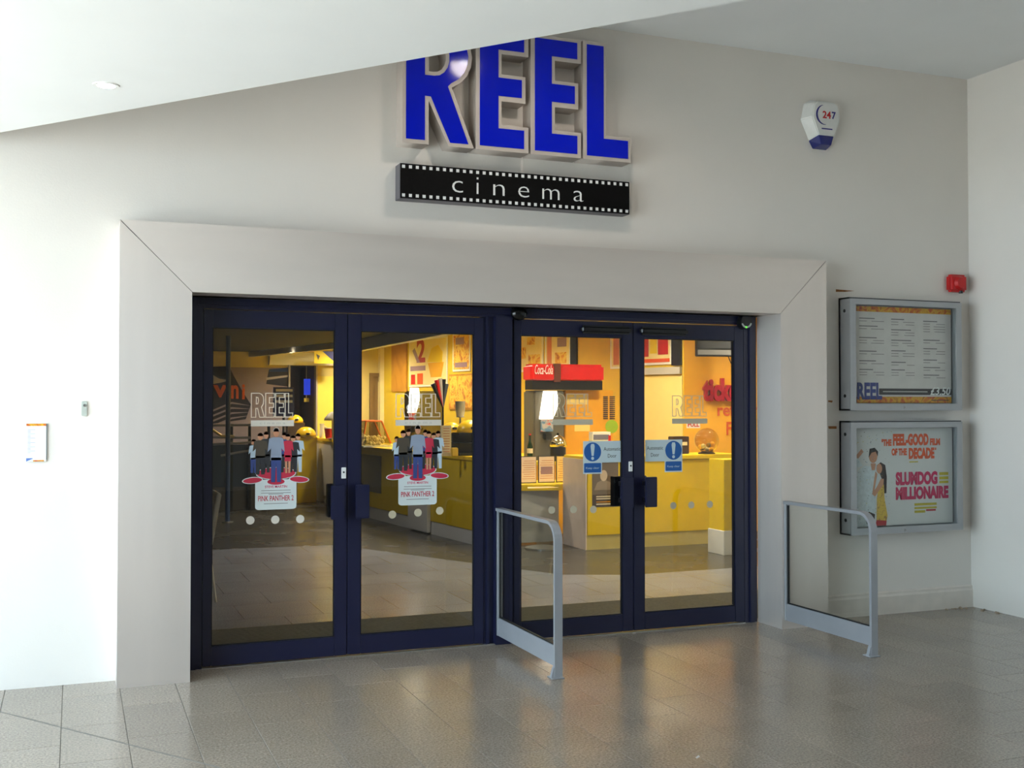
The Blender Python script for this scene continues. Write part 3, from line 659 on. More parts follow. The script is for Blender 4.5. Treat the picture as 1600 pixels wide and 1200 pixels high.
# ------------------------------------------------------------------ motion sensors over the automatic pair
u, z = Plane((0, DY - .03), (1, DY - .03)).uv(810, 490)
ms = empty('motion_sensor', (u, DY - .01, z), 'black domed motion sensor on the centre post above doors', 'sensor')
MB().box(u - .045, u + .045, DY - .036, DY - .004, z - .045, z + .05).build('sensor_base', BLACK, ms, bevel=.012)
sp = MB().sphere((0, 0, 0), .06, 20, 10, 1.0)
sp.v = [Vector((u + p.x, DY - .036 + min(p.y, 0) * .7, z + p.z * .8)) for p in sp.v]; sp.build('sensor_dome', mat('dome_black', (10, 12, 12), .15), ms, smooth=True)
u, z = Plane((0, DY - .03), (1, DY - .03)).uv(1164, 503)
m2 = empty('motion_sensor', (u, DY - .01, z), 'round black motion sensor with pale ring above right door edge', 'sensor')
MB().cyl((u, DY + .004, z), (u, DY - .05, z), .055, .05, n=24).build('sensor_body', BLACK, m2, bevel=.004)
SB = Plane((0, DY - .05), (1, DY - .05))
plate('pale_ring', [arc(u, z, .046, .046, 200, 345, 16) + arc(u, z, .034, .034, 345, 200, 16)], .003, SB.mat(0, 0, 0), mat('ring_grey', (176, 182, 178), .4), m2)
MB().cyl((u - .004, DY - .0535, z - .040), (u - .004, DY - .0525, z - .040), .007, n=10).build('status_light', mat('led_green', (90, 230, 40), .4, emit=1.5), m2)

# ------------------------------------------------------------------ glazed barriers
def barrier(x, ya, yo, label):
    b = empty('safety_barrier', (x, (ya + yo) / 2, 0), label, 'barrier', 'glazed safety barriers flanking the automatic doors')
    zt, r, w = .905, .11, .05
    path = [(x, yo, 0), (x, yo, .2), (x, yo, .5), (x, yo, zt - r)] + [(x, yo + r - r * math.cos(t), zt - r + r * math.sin(t)) for t in [math.pi / 2 * i / 8 for i in range(1, 9)]] + [(x, ya, zt)]
    GM = mat('barrier_grey', (164, 166, 170), .36, metal=.35, var=.03)
    MB().sweep(path, w, .02).build('hoop_frame', GM, b)
    MB().box(x - .018, x + .018, ya - .022, ya, .065, zt - .01).build('wall_stile', GM, b, bevel=.002)
    MB().box(x - .014, x + .014, yo + .01, ya - .02, .065, .185).build('kick_panel', GM, b, bevel=.002)
    MB().box(x - .007, x + .007, yo + .01, ya - .02, .185, .192).box(x - .007, x + .007, ya - .03, ya - .022, .19, zt - .02).build('gasket', RUBBER, b)
    pts = [(yo + .008, .19), (ya - .026, .19), (ya - .026, zt - .008), (yo + r, zt - .008)] + [(yo + r - (r - .008) * math.sin(t), zt - r + (r - .008) * math.cos(t)) for t in [math.pi / 2 * i / 6 for i in range(1, 7)]]
    MB().prism(pts, 'x', x - .004, x + .004).build('glass_pane', PGLASS, b)
    fpz = MB().box(x - .05, x + .03, yo - .03, yo + .05, .001, .008).build('foot_plate', GM, b, bevel=.002)
    MB().prism([(x - .045, .008), (x - .02, .008), (x - .02, .075), (x - .03, .06)], 'y', yo - .006, yo + .02).build('foot_gusset', GM, fpz)
    return b
barrier(2.655, DY - .032, -.70, 'grey framed glass barrier fixed to the navy centre post of the doors')
barrier(4.757, -.002, -.93, 'grey framed glass barrier standing by aluminium jamb near the poster cases')
# paper scrap on the tiles
pa = PZ(1090, 1184)
tag(MB().add([(pa.x - .012, pa.y - .012, .001), (pa.x + .016, pa.y + .006, .001), (pa.x + .014, pa.y + .014, .006), (pa.x - .014, pa.y - .004, .005)], [(0, 1, 2, 3)]).build('paper_scrap', WHITE), 'tiny white paper scrap lying on the granite tiles', 'litter')
# crumbled plaster in the corner
cr = MB()
for i in range(16):
    x = XR - random.uniform(.02, .3); y = YW - .02 - random.uniform(0, .35) * (1 if x > XR - .1 else .15); s = random.uniform(.006, .016)
    cr.lathe((x, y, .0), [(s, 0), (s * .9, s * .5), (s * .3, s * .9)], 6)
tag(cr.build('plaster_crumbs', mat('plaster_crumb', (150, 132, 112), .9, var=.2)), 'crumbled plaster bits scattered in the floor corner', 'debris', kind='stuff')

# ------------------------------------------------------------------ soffit downlights
def downlight(x, y, z, label, group, glow, energy, color, r=.045, cone=150, blend=.8, lamp='downlight_lamp'):
    d = empty('downlight', (x, y, z), label, 'light', group)
    MB().lathe((x, y, z - .004), [(r * .82, .0), (r * 1.15, .0), (r * 1.2, .004), (r * .82, .004), (r * .82, .0)], 24, False).build('trim_ring', WHITE, d)
    MB().cyl((x, y, z - .0035), (x, y, z - .001), r * .82, n=24).build('lamp_lens', glow, d)
    L = bpy.data.lights.new(lamp, 'SPOT'); L.energy = energy; L.color = color; L.spot_size = math.radians(cone); L.spot_blend = blend; L.shadow_soft_size = .1
    o = bpy.data.objects.new(lamp, L); COL.objects.link(o); o.parent = d; o.location = (0, 0, -.02)
    return d
p = PZ(166, 133, ZS)
downlight(p.x, p.y, ZS, 'round recessed downlight glowing in the white soffit', None, COOL, 14, (1, .93, .85), .05)
# the lamp mirrored as a bright point in the face of the letter R: in the raised ceiling, above the picture
downlight(2.75, -1.144, ZC, 'recessed downlight in the raised ceiling above the sign letters', None, COOL, 38, (1, .87, .74), .05, 165, .5, 'ceiling_downlight_offscreen')

# ------------------------------------------------------------------ lobby shell
LZ, LZ2 = 2.90, 2.56
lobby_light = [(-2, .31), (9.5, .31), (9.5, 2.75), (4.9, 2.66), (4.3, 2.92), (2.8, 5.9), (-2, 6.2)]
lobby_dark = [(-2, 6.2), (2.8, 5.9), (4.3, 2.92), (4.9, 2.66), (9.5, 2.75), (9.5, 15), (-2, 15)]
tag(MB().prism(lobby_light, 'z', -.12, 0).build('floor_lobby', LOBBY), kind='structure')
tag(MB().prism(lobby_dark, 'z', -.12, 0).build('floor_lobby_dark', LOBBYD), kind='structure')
# ribbed entrance matting
MATM = mat('entrance_matting', (92, 86, 66), .85, var=.2, scale=40)
em = empty('entrance_mat', (2.7, .9, 0), 'ribbed olive brown entrance matting just inside the glass doors', 'mat')
MB().box(.45, 5.75, .42, 1.45, .0, .004).build('mat_base', mat('mat_base', (58, 54, 42), .9), em)
rb = MB()
for i in range(41):
    y = .43 + .025 * i; rb.box(.45, 5.75, y, y + .014, .004, .009)
tag(rb.build('mat_ribs', MATM, em), kind='stuff')

def wallseg(name, A, B, z0, z1, m, th=.12):
    P = Plane(A, B); o = MB().slab(P, 0, P.len, z0, z1, -th, 0).build(name, m); tag(o, kind='structure'); return P
YE = 13.4
wallseg('wall_lobby_left', (-1.7, .36), (-1.7, YE), 0, LZ, DARKG)
END = mat('lobby_end_paint', (214, 196, 120), .6, var=.03)
_a = Plane((0, YE - .012), (1, YE - .012)).rect(453, 571, 493, 690); OX0, OX1, OZ = _a[0], _a[1], _a[3]
tag(MB().box(-1.7, OX0, YE, YE + .12, 0, LZ).box(OX1, 5.36, YE, YE + .12, 0, LZ).box(OX0, OX1, YE, YE + .12, OZ, LZ).build('wall_lobby_end', END), kind='structure')
tag(MB().box(OX0 - .1, OX0, YE + .12, YE + 1.5, 0, OZ).box(OX1, OX1 + .1, YE + .12, YE + 1.5, 0, OZ).box(OX0 - .1, OX1 + .1, YE + 1.5, YE + 1.6, 0, OZ).build('wall_passage', mat('passage_brown_paint', (110, 88, 84), .6, var=.04)), kind='structure')
tag(MB().box(OX0 - .1, OX1 + .1, YE + .12, YE + 1.6, OZ, OZ + .1).build('ceiling_passage', mat('lobby_ceiling_grey', (66, 66, 68), .8)), kind='structure')
W2 = wallseg('wall_lobby_counter', (5.33, YE), (6.1, 9.0), 0, LZ, mat('wall_mustard', (216, 186, 44), .6, var=.04))
W3 = wallseg('wall_lobby_menu', (6.1, 9.0), (7.22, 5.6), 0, LZ, mat('wall_straw', (222, 184, 40), .6, var=.04))
W4 = wallseg('wall_lobby_tickets', (7.22, 5.6), (8.7, 5.15), 0, LZ, AMB)
wallseg('wall_lobby_right', (8.7, 5.15), (8.7, .36), 0, LZ, LEM)
tag(MB().box(-1.8, 9.0, .30, .36, 2.27, LZ).box(-1.8, .3, .37, .40, 0, LZ).box(5.0, 9.0, .37, .40, 0, LZ).build('wall_lobby_front', mat('lobby_front_paint', (220, 214, 190), .6)), kind='structure')
F1, F2 = (3.87, 9.3), (2.9, YE)
tag(MB().prism([(-1.8, .36), (3.87, .36), F1, F2, (-1.8, YE)], 'z', LZ2, LZ + .1).build('ceiling_lobby', mat('lobby_ceiling_grey', (66, 66, 68), .8)), kind='structure')
tag(MB().prism([(3.87, .36), (9.0, .36), (9.0, YE + .2), (2.9, YE + .2), F2, F1], 'z', LZ, LZ + .1).build('ceiling_counter', CEIL2), kind='structure')
fb = empty('trim_3', (3.87, 6, 2.4), kind='structure')
MB().box(3.86, 3.96, 2.6, 9.3, 2.40, 2.56).build('fascia', WHITE, fb)
P = Plane(F2, F1); MB().slab(P, 0, P.len, 2.47, 2.56, -.1, .0).build('fascia', WHITE, fb)

# end wall: mural, dark doorway, lemon wall, bulkhead, hanging graphic
EP = Plane((0, YE - .012), (1, YE - .012))
def ep(r): return EP.rect(*r)
mu = empty('wall_mural', (2.6, YE - .006, 1.0), 'grey and midnight blue wall mural with orange letters at far end of lobby', 'mural')
a = ep((312, 574, 453, 700)); MB().box(a[0], a[1], YE - .012, YE, a[2], a[3]).build('mural_panel', mat('mural_grey', (150, 136, 142), .6, var=.06), mu)
NB = mat('mural_navy', (14, 16, 40), .5); MBL = mat('mural_blue', (24, 58, 116), .5); ML = mat('mural_pale', (176, 168, 172), .5)
def epoly(name, pts, m, o): plate(name, [[EP.uv(*p) for p in pts]], .003, EP.mat(0, 0, o), m, mu)
epoly('mural_shape', [(333, 573), (358, 572), (364, 585), (378, 610), (392, 632), (384, 655), (333, 662)], NB, .001)
epoly('mural_shape', [(420, 578), (450, 574), (450, 604), (416, 600), (418, 588)], NB, .001)
epoly('mural_shape', [(420, 577), (450, 575), (450, 581), (420, 581)], MBL, .004)
epoly('mural_shape', [(416, 590), (450, 586), (450, 589), (416, 594)], ML, .004)
epoly('mural_shape', [(333, 586), (343, 592), (360, 594), (345, 598), (333, 600)], ML, .004)
for i in range(4): epoly('mural_stripe', [(333, 640 + 8 * i), (362, 628 + 8 * i), (392, 634 + 5 * i), (362, 631 + 8 * i), (333, 643 + 8 * i)], mat('mural_grey', (150, 136, 142), .6), .005)
OR2 = mat('mural_orange', (214, 92, 24), .5)
u0, v0 = EP.uv(333, 621); text('mural_letter', 'v', EP.mat(u0, v0, .006), OR2, mu, height=.22, width=.24, bold=.03)
u0, v0 = EP.uv(361, 623); text('mural_letter', 'n', EP.mat(u0, v0, .006), OR2, mu, height=.24, width=.13, bold=.03)
u0, v0 = EP.uv(378, 624); text('mural_letter', 'i', EP.mat(u0, v0, .006), OR2, mu, height=.27, width=.05, bold=.03)
dd = empty('dark_doorway', (3.8, YE, 0), 'dark lobby passage opening with small blue lit sign beyond counter', 'doorway')
a = ep((453, 571, 493, 690)); QP = Plane((0, YE + .28), (1, YE + .28))
b = QP.rect(475, 592, 485, 617); MB().box(b[0], b[1], YE + .28, YE + .30, b[2], b[3]).build('blue_sign', mat('blue_glow', (30, 60, 210), .5, emit=.8), dd)
g_ = QP.rect(475, 622, 483, 628); MB().box(g_[0], g_[1], YE + .28, YE + .30, g_[2], g_[3]).build('gold_plate', OL, dd)
MB().box(b[0] + .04, b[0] + .055, YE + .301, YE + .31, g_[2], OZ).build('hanging_bar', STEEL, dd)
MB().box(a[0] - .03, a[0], YE - .05, YE, 0, a[3] + .02).box(a[1], a[1] + .03, YE - .05, YE, 0, a[3] + .02).box(a[0], a[1], YE - .05, YE, a[3], a[3] + .03).build('door_surround', mat('door_surround', (170, 164, 160), .5), dd)
a = ep((496, 588, 545, 690)); lp = MB().box(a[0], a[1], YE - .02, YE, .9, a[3]).build('wall_panel', LEM); tag(lp, 'bright lemon yellow wall panel behind the far counter end', 'wall panel')
a = ep((420, 556, 560, 571)); MB().box(a[0], a[1], YE - .10, YE, a[2], LZ2).build('fascia', WHITE, fb)
ban = empty('hanging_banner', (4.1, 13.0, 2.3), 'yellow and blue hanging graphic over the far counter end', 'banner')
BP = Plane((0, 12.9), (1, 12.9)); a = BP.rect(491, 549, 524, 568)
MB().box(a[0], a[1], 12.9, 12.91, a[2], a[3]).build('banner_sheet', mat('banner_yellow', (214, 190, 20), .5), ban)
plate('banner_shape', [[BP.uv(*p) for p in ((504, 549), (524, 549), (524, 566), (516, 560))]], .002, BP.mat(0, 0, .001), mat('banner_blue', (40, 40, 110), .5), ban)
plate('banner_shape', [[BP.uv(*p) for p in ((494, 553), (500, 556), (497, 563))]], .002, BP.mat(0, 0, .001), INK, ban)
for x in (a[0] + .04, a[1] - .04): MB().cyl((x, 12.905, a[3]), (x, 12.905, LZ), .004, n=6).build('hanging_wire', STEEL, ban)
# staff door in the end wall
sdn = empty('door_5', (5.08, YE, 0), kind='structure')
a = ep((577, 583, 606, 700))
BRN = mat('door_frame_brown', (126, 100, 56), .5)
MB().box(a[0], a[0] + .07, YE - .06, YE, 0, a[3]).box(a[1] - .05, a[1], YE - .06, YE, 0, a[3]).box(a[0] + .07, a[1] - .05, YE - .06, YE, a[3] - .07, a[3]).build('door_frame', BRN, sdn)
MB().box(a[0] + .16, a[1] - .05, YE - .03, YE, 0, a[3] - .16).build('door_leaf', mat('door_cream', (206, 194, 140), .5), sdn)
MB().box(a[0] + .07, a[0] + .16, YE - .03, YE, 0, a[3] - .16).box(a[0] + .07, a[1] - .05, YE - .03, YE, a[3] - .16, a[3] - .07).build('door_reveal', BRN, sdn)
MB().cyl((a[1] - .12, YE - .05, 1.05), (a[1] - .12, YE - .09, 1.05), .02, n=12).build('door_knob', STEEL, sdn)
# lit column edge
tag(MB().box(5.28, 5.42, YE - .14, YE - .0, 0, LZ).build('trim_4', mat('column_cream', (240, 226, 170), .5)), kind='structure')

# posters and menu boards on the counter walls
def wall_board(P, r, label, face, group='menu boards and posters behind the counter', frame=WHITE, name='menu_board', cat='menu board', fw=.03):
    u0, u1, v0, v1 = P.rect(*r); v1 = min(v1, LZ - .02)
    o = empty(name, P.pt((u0 + u1) / 2, v0, .0), label, cat, group)
    MB().slab(P, u0, u1, v0, v1, .002, .02).build('board_frame', frame, o)
    MB().slab(P, u0 + fw, u1 - fw, v0 + fw, v1 - fw, .02, .024).build('board_face', face, o)
    return o, (u0 + fw, u1 - fw, v0 + fw, v1 - fw)
def onface(P, o, box, fr, m, name='board_print', off=.0245, shape=None):
    u0, u1, v0, v1 = box; U = u1 - u0; V = v1 - v0
    lp = rc(u0 + U * fr[0], v0 + V * fr[1], u0 + U * fr[2], v0 + V * fr[3]) if shape is None else [(u0 + U * a, v0 + V * b) for a, b in shape]
    plate(name, [lp], .002, P.mat(0, 0, off), m, o)
FOOD = flame('food_print', [(.3, (150, 60, 24)), (.42, (214, 150, 60)), (.5, (236, 206, 90)), (.6, (226, 160, 40)), (.72, (180, 40, 30))], 6, 1.5)
PALEB = mat('board_cream', (232, 214, 150), .5, var=.04)
BROWNB = flame('board_brown', [(.35, (172, 116, 30)), (.6, (196, 140, 44))], 3, 1)
o, bx = wall_board(W2, (613, 536, 637, 612), 'amber brown wall board beside the cream column', BROWNB, frame=BROWNB)
o, bx = wall_board(W2, (641, 528, 700, 604), 'cream poster board with large red numeral behind lit drinks machine', PALEB)
RD = mat('board_red', (170, 34, 58), .5); PU = mat('board_mauve', (150, 122, 140), .5)
text('board_numeral', '2', W2.mat(bx[0] + (bx[1] - bx[0]) * .2, bx[2] + (bx[3] - bx[2]) * .5, .0245), RD, o, height=.42, width=.33, bold=.03)
onface(W2, o, bx, 0, PU, shape=[(.08, .78), (.14, .84), (.2, .72), (.3, .5), (.22, .5)])
onface(W2, o, bx, (.02, .32, .45, .43), PU); onface(W2, o, bx, (.04, .02, .16, .24), RED); onface(W2, o, bx, (.22, .02, .38, .26), ORANGE)
onface(W2, o, bx, 0, YEL, shape=[(.5, .5), (.62, .8), (.8, .86), (.92, .7), (.9, .48)]); onface(W2, o, bx, 0, AMB, shape=[(.52, .48), (.95, .48), (.88, .16), (.6, .16)])
o, bx = wall_board(W2, (709, 520, 736, 580), 'tall pink and orange menu panel next to popcorn poster', FOOD)
onface(W2, o, bx, (.15, .72, .7, .92), PU); onface(W2, o, bx, (.1, .06, .9, .2), PU)
o, bx = wall_board(W2, (703, 584, 752, 640), 'brown and orange food poster with pale cup behind cup stack', FOOD, frame=BROWNB)
onface(W2, o, bx, 0, GREYP, shape=[(.75, .5), (.8, .85), (.95, .9), (.95, .45), (.85, .4)])
o, bx = wall_board(W3, (806, 516, 850, 581), 'pale yellow menu board with round food pictures, next to black post', PALEB)
for q in ((.45, .66, .75, .86), (.15, .3, .4, .6), (.5, .12, .95, .4)): onface(W3, o, bx, q, FOOD)
o, bx = wall_board(W3, (853, 516, 893, 580), 'pale yellow menu board with red column, beside the black strip', PALEB)
for q, m in (((.05, .05, .25, .95), mat('board_rose', (206, 120, 80), .5)), ((.5, .6, .9, .85), PU), ((.4, .15, .9, .45), FOOD)): onface(W3, o, bx, q, m)
bs = MB(); u0, u1, v0, v1 = W3.rect(894, 516, 903, 571); tag(bs.slab(W3, u0, u1, v0, min(v1, LZ - .02), .002, .04).build('black_panel', BLACK), 'narrow black wall panel between menu boards', 'panel')
o, bx = wall_board(W3, (955, 516, 990, 576), 'yellow menu board with red lettering column right of the red header', PALEB)
for q, m in (((.1, .05, .4, .95), mat('board_rose', (206, 120, 80), .5)), ((.5, .2, .95, .9), FOOD)): onface(W3, o, bx, q, m)
o, bx = wall_board(W3, (999, 516, 1051, 570), 'menu board with red burger and drink pictures near hanging television', PALEB)
for q, m in (((.02, .2, .3, .95), RED), ((.62, .25, .95, .9), RED), ((.35, .3, .58, .9), YEL), ((.0, .0, 1, .12), ORANGE)): onface(W3, o, bx, q, m)
u0, u1, v0, v1 = W3.rect(1052, 516, 1066, 571); tag(MB().slab(W3, u0, u1, v0, min(v1, LZ - .02), .002, .04).build('black_panel', BLACK), 'wide black wall panel at the corner by ticket wall', 'panel')
u0, u1, v0, v1 = W3.rect(1010, 574, 1066, 585); tag(MB().slab(W3, u0, u1, v0, v1, .002, .05).build('grey_strip', GREYP), 'long grey wall strip under the menu boards', 'wall strip')
u0, u1, v0, v1 = W3.rect(985, 587, 1067, 705); tag(MB().slab(W3, u0, u1, .6, v1, .002, .015).build('wall_panel', PALE), 'large pale cream yellow wall panel under the grey strip', 'wall panel')

# ------------------------------------------------------------------ counters
def counter_unit(A, B, depth, z1, zb, front, label, top=YEL, plinth=WHITE, name='counter_unit', group='serving counter units'):
    P = Plane(A, B); c = empty(name, P.pt(P.len / 2, 0, -depth / 2), label, 'counter', group); e = .003
    def blk(m, ea, o0, o1, za, zb_):
        if abs(P.n.x) < .5: return m.slab(P, ea, P.len - ea, za, zb_, o0, o1)
        a = P.pt(ea, 0); b = P.pt(P.len - ea, 0); s0 = Vector((o0 / P.n.x, 0, 0)); s1 = Vector((o1 / P.n.x, 0, 0))
        return m.prism([(q.x, q.y) for q in (a + s0, b + s0, b + s1, a + s1)], 'z', za, zb_)
    blk(MB(), e, -depth, -.02, zb, z1 - .045).build('carcass', front, c)
    blk(MB(), e + .005, -.019, 0, zb, z1 - .05).build('front_panel', front, c, bevel=.004)
    blk(MB(), e, -depth, -.012, 0, zb).build('plinth', plinth, c)
    blk(MB(), e, -depth, .02, z1 - .045, z1).build('worktop', top, c, bevel=.004)
    return P, c
def lerp(A, B, t): return (A[0] + (B[0] - A[0]) * t, A[1] + (B[1] - A[1]) * t)
K0, K1, K2, K3, K4, K5 = (4.27, 5.30), (4.07, 7.15), (3.885, 9.05), (3.87, 10.8), (3.80, 12.1), (3.77, 12.95)
U1, cu1 = counter_unit(K1, K0, .45, 1.01, .165, YEL, 'yellow counter unit with white pilaster, next to the low desk')
U2, c2_ = counter_unit(K2, K1, .7, 1.01, .165, YEL, 'yellow counter unit carrying a dark grey screen panel')
u0, u1, v0, v1 = U2.rect(564, 711, 596, 768); MB().slab(U2, u0, min(u1, U2.len - .1), v0, v1, .001, .012).build('screen_panel', mat('screen_grey', (118, 116, 108), .3), c2_)
u0, u1, v0, v1 = U1.rect(637, 790, 673, 838); MB().slab(U1, max(.02, u0), u1, .02, .45, .001, .05).build('pilaster', WHITE, cu1, bevel=.004)
U3, c = counter_unit(K3, K2, .7, 1.01, .165, YEL, 'yellow counter unit hidden mostly behind the meeting door stiles')
U4, c = counter_unit(K4, K3, .7, 1.06, .12, WHITE, 'white counter unit towards the far end')
U5, c = counter_unit(K5, K4, .7, 1.06, .30, YEL, 'short yellow counter unit beside the dark doorway')
TC, tcn = counter_unit((5.29, 4.42), (6.92, 4.42), .62, 1.03, .16, YEL, 'wide yellow ticket counter with portrait poster on its front', plinth=mat('plinth_cream', (206, 190, 120), .5), name='ticket_counter', group=None)
MB().box(5.278, 5.292, 4.43, 5.04, 0, 1.0).build('end_panel', mat('end_panel_blush', (222, 206, 196), .45), tcn)
MB().box(6.925, 7.30, 4.46, 5.04, .985, 1.03).build('worktop_return', YEL, tcn); MB().box(6.925, 7.30, 4.9, 4.94, 0, .985).build('return_panel', AMB, tcn)
yl = empty('end_post', (6.68, 3.65, 0), 'low yellow post with white foot beside ticket counter', 'post')
MB().box(6.47, 6.85, 3.5, 3.8, .26, 1.02).build('post_body', YEL, yl, bevel=.004); MB().box(6.46, 6.86, 3.49, 3.81, 0, .26).build('post_foot', WHITE, yl, bevel=.004)
# low desk
ld = empty('low_desk', (4.8, 5.4, 0), 'low grey desk with rounded yellow top holding framed notices', 'desk')
MB().prism([(4.76, 5.10), (5.10, 5.02), (5.24, 5.00), (5.27, 5.07), (5.62, 5.07), (5.62, 5.75), (4.76, 5.75)], 'z', .62, .69).build('desk_top', YEL, ld, bevel=.006)
MB().box(4.77, 5.27, 5.14, 5.18, .02, .62).build('desk_front', mat('desk_front_grey', (178, 180, 178), .4), ld); MB().box(5.23, 5.27, 5.181, 5.7, .02, .62).build('desk_side', WHITE, ld)
pb = PZ(847, 857); MB().lathe((pb.x, pb.y, 0), [(.19, 0), (.19, .015), (.12, .03), (.03, .04)], 28).build('pedestal_base', STEEL, ld)
for i, (x, ang, m) in enumerate(((826, -.1, 'print_notice'), (854, 0, 'print_notice'), (886, .1, 'print_notice'))):
    Pn = Plane((0, 5.32), (1, 5.32)); u, _ = Pn.uv(x, 735)
    lab = ['framed red text notice, first of three on low desk', 'framed notice with small picture, middle of three on low desk', 'cream framed notice beside ticket counter end, on low desk'][i]
    nf = empty('framed_notice', (u, 5.32, .69), lab, 'framed notice', 'framed notices on the low desk'); w = .105 if i < 2 else .135
    P = Plane((u - w * math.cos(ang), 5.32 - w * math.sin(ang) * -1), (u + w * math.cos(ang), 5.32 + w * math.sin(ang) * -1))
    MB().slab(P, 0, P.len, .69, 1.005, -.015, 0).build('notice_frame', BLACK, nf)
    MB().slab(P, .008, P.len - .008, .70, .997, .0, .003).build('notice_paper', PALE if i == 2 else mat('notice_white', (232, 212, 192), .5), nf)
    ln = MB()
    for k in range(9): ln.slab(P, .02 + .01 * (k % 3), P.len - .02 - .008 * (k % 2), .74 + .026 * k, .745 + .026 * k, .003, .0036)
    tag(ln.build('notice_lines', mat('notice_ink', (186, 90, 70), .6), nf), kind='stuff')
    if i == 1: MB().slab(P, .03, P.len - .03, .79, .88, .0036, .0044).build('notice_picture', PU, nf)
pp = PZ(850, 762, .69); tag(MB().add([(pp.x - .22, pp.y - .06, .692), (pp.x + .16, pp.y - .04, .692), (pp.x + .10, pp.y + .1, .692), (pp.x - .15, pp.y + .12, .694), (pp.x - .22, pp.y - .06, .6905), (pp.x + .16, pp.y - .04, .6905), (pp.x + .10, pp.y + .1, .6905), (pp.x - .15, pp.y + .12, .6925)], [(0,1,2,3),(7,6,5,4),(0,4,5,1),(1,5,6,2),(2,6,7,3),(3,7,4,0)]).build('loose_sheet', mat('loose_paper', (214, 180, 120), .6)), 'loose tan paper sheet lying on yellow desk top', 'paper')
# portrait poster on the ticket counter
u0, u1, v0, v1 = TC.rect(925, 722, 966, 792)
po = empty('portrait_poster', TC.pt((u0 + u1) / 2, v0, .001), 'dark poster with pale portrait stuck on yellow ticket counter', 'poster')
MB().slab(TC, u0, u1, v0, v1, .001, .003).build('poster_sheet', mat('poster_umber', (72, 58, 46), .5), po)
MB().slab(TC, u0, u1, v0 + .28 * (v1 - v0), v1, .003, .0036).build('poster_backdrop', mat('poster_taupe', (112, 98, 84), .5), po)
uc = (u0 + u1) / 2 - .02; vc = v0 + (v1 - v0) * .70
plate('portrait_shape', [ell(uc, vc, .045, .062, 18)], .001, TC.mat(0, 0, .004), mat('portrait_pale', (206, 186, 160), .5), po)
plate('portrait_shape', [[(uc - .12, vc - .16), (uc + .12, vc - .16), (uc + .08, vc - .075), (uc + .02, vc - .05), (uc - .02, vc - .05), (uc - .08, vc - .075)]], .001, TC.mat(0, 0, .0037), mat('portrait_grey', (150, 134, 116), .5), po)
for k, (b, m) in enumerate(((.22, CREAM), (.17, CREAM), (.10, mat('poster_gold', (190, 130, 20), .5)), (.05, CREAM))):
    plate('poster_print', [rc(u0 + .05, v0 + (v1 - v0) * b, u1 - .04, v0 + (v1 - v0) * (b + .028))], .001, TC.mat(0, 0, .004), m, po)
# back counter
bc = empty('back_counter', (6.1, 7.2, 0), 'low yellow back counter behind the serving area', 'counter')
MB().prism([(5.32, 5.98), (6.78, 5.98), (6.66, 6.6), (6.0, 8.9), (5.32, 8.9)], 'z', 0, .86).build('carcass', AMB, bc)
MB().prism([(5.30, 5.96), (6.80, 5.96), (6.68, 6.6), (6.02, 8.92), (5.30, 8.92)], 'z', .86, .90).build('worktop', YEL, bc)

# ------------------------------------------------------------------ machines and goods
def px_box(y, r): P = Plane((0, y), (1, y)); return P.rect(*r)
def drinks_machine(y, rb, rl, z0, dep, body, label, lower):
    a = px_box(y, rb); l = px_box(y - .04, rl)
    o = empty('drinks_machine', ((a[0] + a[1]) / 2, y + dep / 2, z0), label, 'drinks machine', 'drinks machines with lit fronts')
    MB().box(a[0], a[1], y, y + dep, z0, min(a[3], 1.795)).build('machine_body', body, o, bevel=.02)
    n = 8; w = l[1] - l[0]; lv = l[3] - l[2]
    pts = [(y - .03 - .035 * math.sin(math.pi * (.15 + .7 * i / n)), l[2] + lv * i / n) for i in range(n + 1)]
    lf_ = MB().prism(pts + [(y, l[3]), (y, l[2])], 'x', l[0], l[1])
    for p in lf_.v: t_ = (p.z - l[2]) / lv; p.x += w * (.34 * t_ + .22 * math.sin(math.pi * t_) - .1)
    lf_.build('lit_front', LITP, o)
    MB().box(l[0], l[1], y - .03, y, l[2] - .16, l[2] - .01).build('flavour_card', lower, o, bevel=.004)
    MB().box(l[0] + w * .2, l[1] - w * .2, y - .07, y, l[2] - .26, l[2] - .18).build('tap_block', BLACK, o, bevel=.01)
    MB().box(l[0] - .02, l[1] + .02, y - .10, y, z0, z0 + .03).build('drip_tray', STEEL, o, bevel=.004)
    return o
CARD = flame('flavour_print', [(.4, (90, 130, 170)), (.5, (180, 180, 180)), (.6, (200, 50, 30))], 8, 1)
drinks_machine(6.35, (834, 606, 882, 716), (846, 611, 865, 655), .90, .35, mat('machine_grey', (96, 92, 80), .45), 'grey drinks machine with white lit front under red header sign', CARD)
drinks_machine(7.6, (641, 603, 692, 700), (639, 606, 651, 645), 1.01, .3, mat('machine_olive', (120, 104, 20), .4), 'olive drinks machine with white lit front on the yellow counter', CARD)
# red branded header
a = px_box(6.3, (830, 569, 945, 606)); a = (a[0], a[1], 1.90, a[3]); hd = empty('brand_header', ((a[0] + a[1]) / 2, 6.45, a[2]), 'long red drinks header sign above grey machine', 'sign')
MB().box(a[0], a[1], 6.3, 6.6, a[2], a[3]).build('header_box', mat('header_red', (206, 20, 16), .35), hd, bevel=.035, seg=3)
MB().box(a[0] + .42 * (a[1] - a[0]) - .12, a[0] + .42 * (a[1] - a[0]) - .03, 6.29, 6.61, a[2] + .003, a[3] + .004).build('header_band', mat('header_brown', (96, 44, 20), .4), hd)
MB().box(a[0] + .03, a[1] - .02, 6.33, 6.58, 1.803, a[2] + .02).build('header_base', BLACK, hd)
HPn = Plane((0, 6.3), (1, 6.3)); text('header_script', 'Coca-Cola', HPn.mat(a[0] + .05, a[2] + .10, .001), WHITE, hd, height=.12, width=.25, shear=.25, depth=.002)
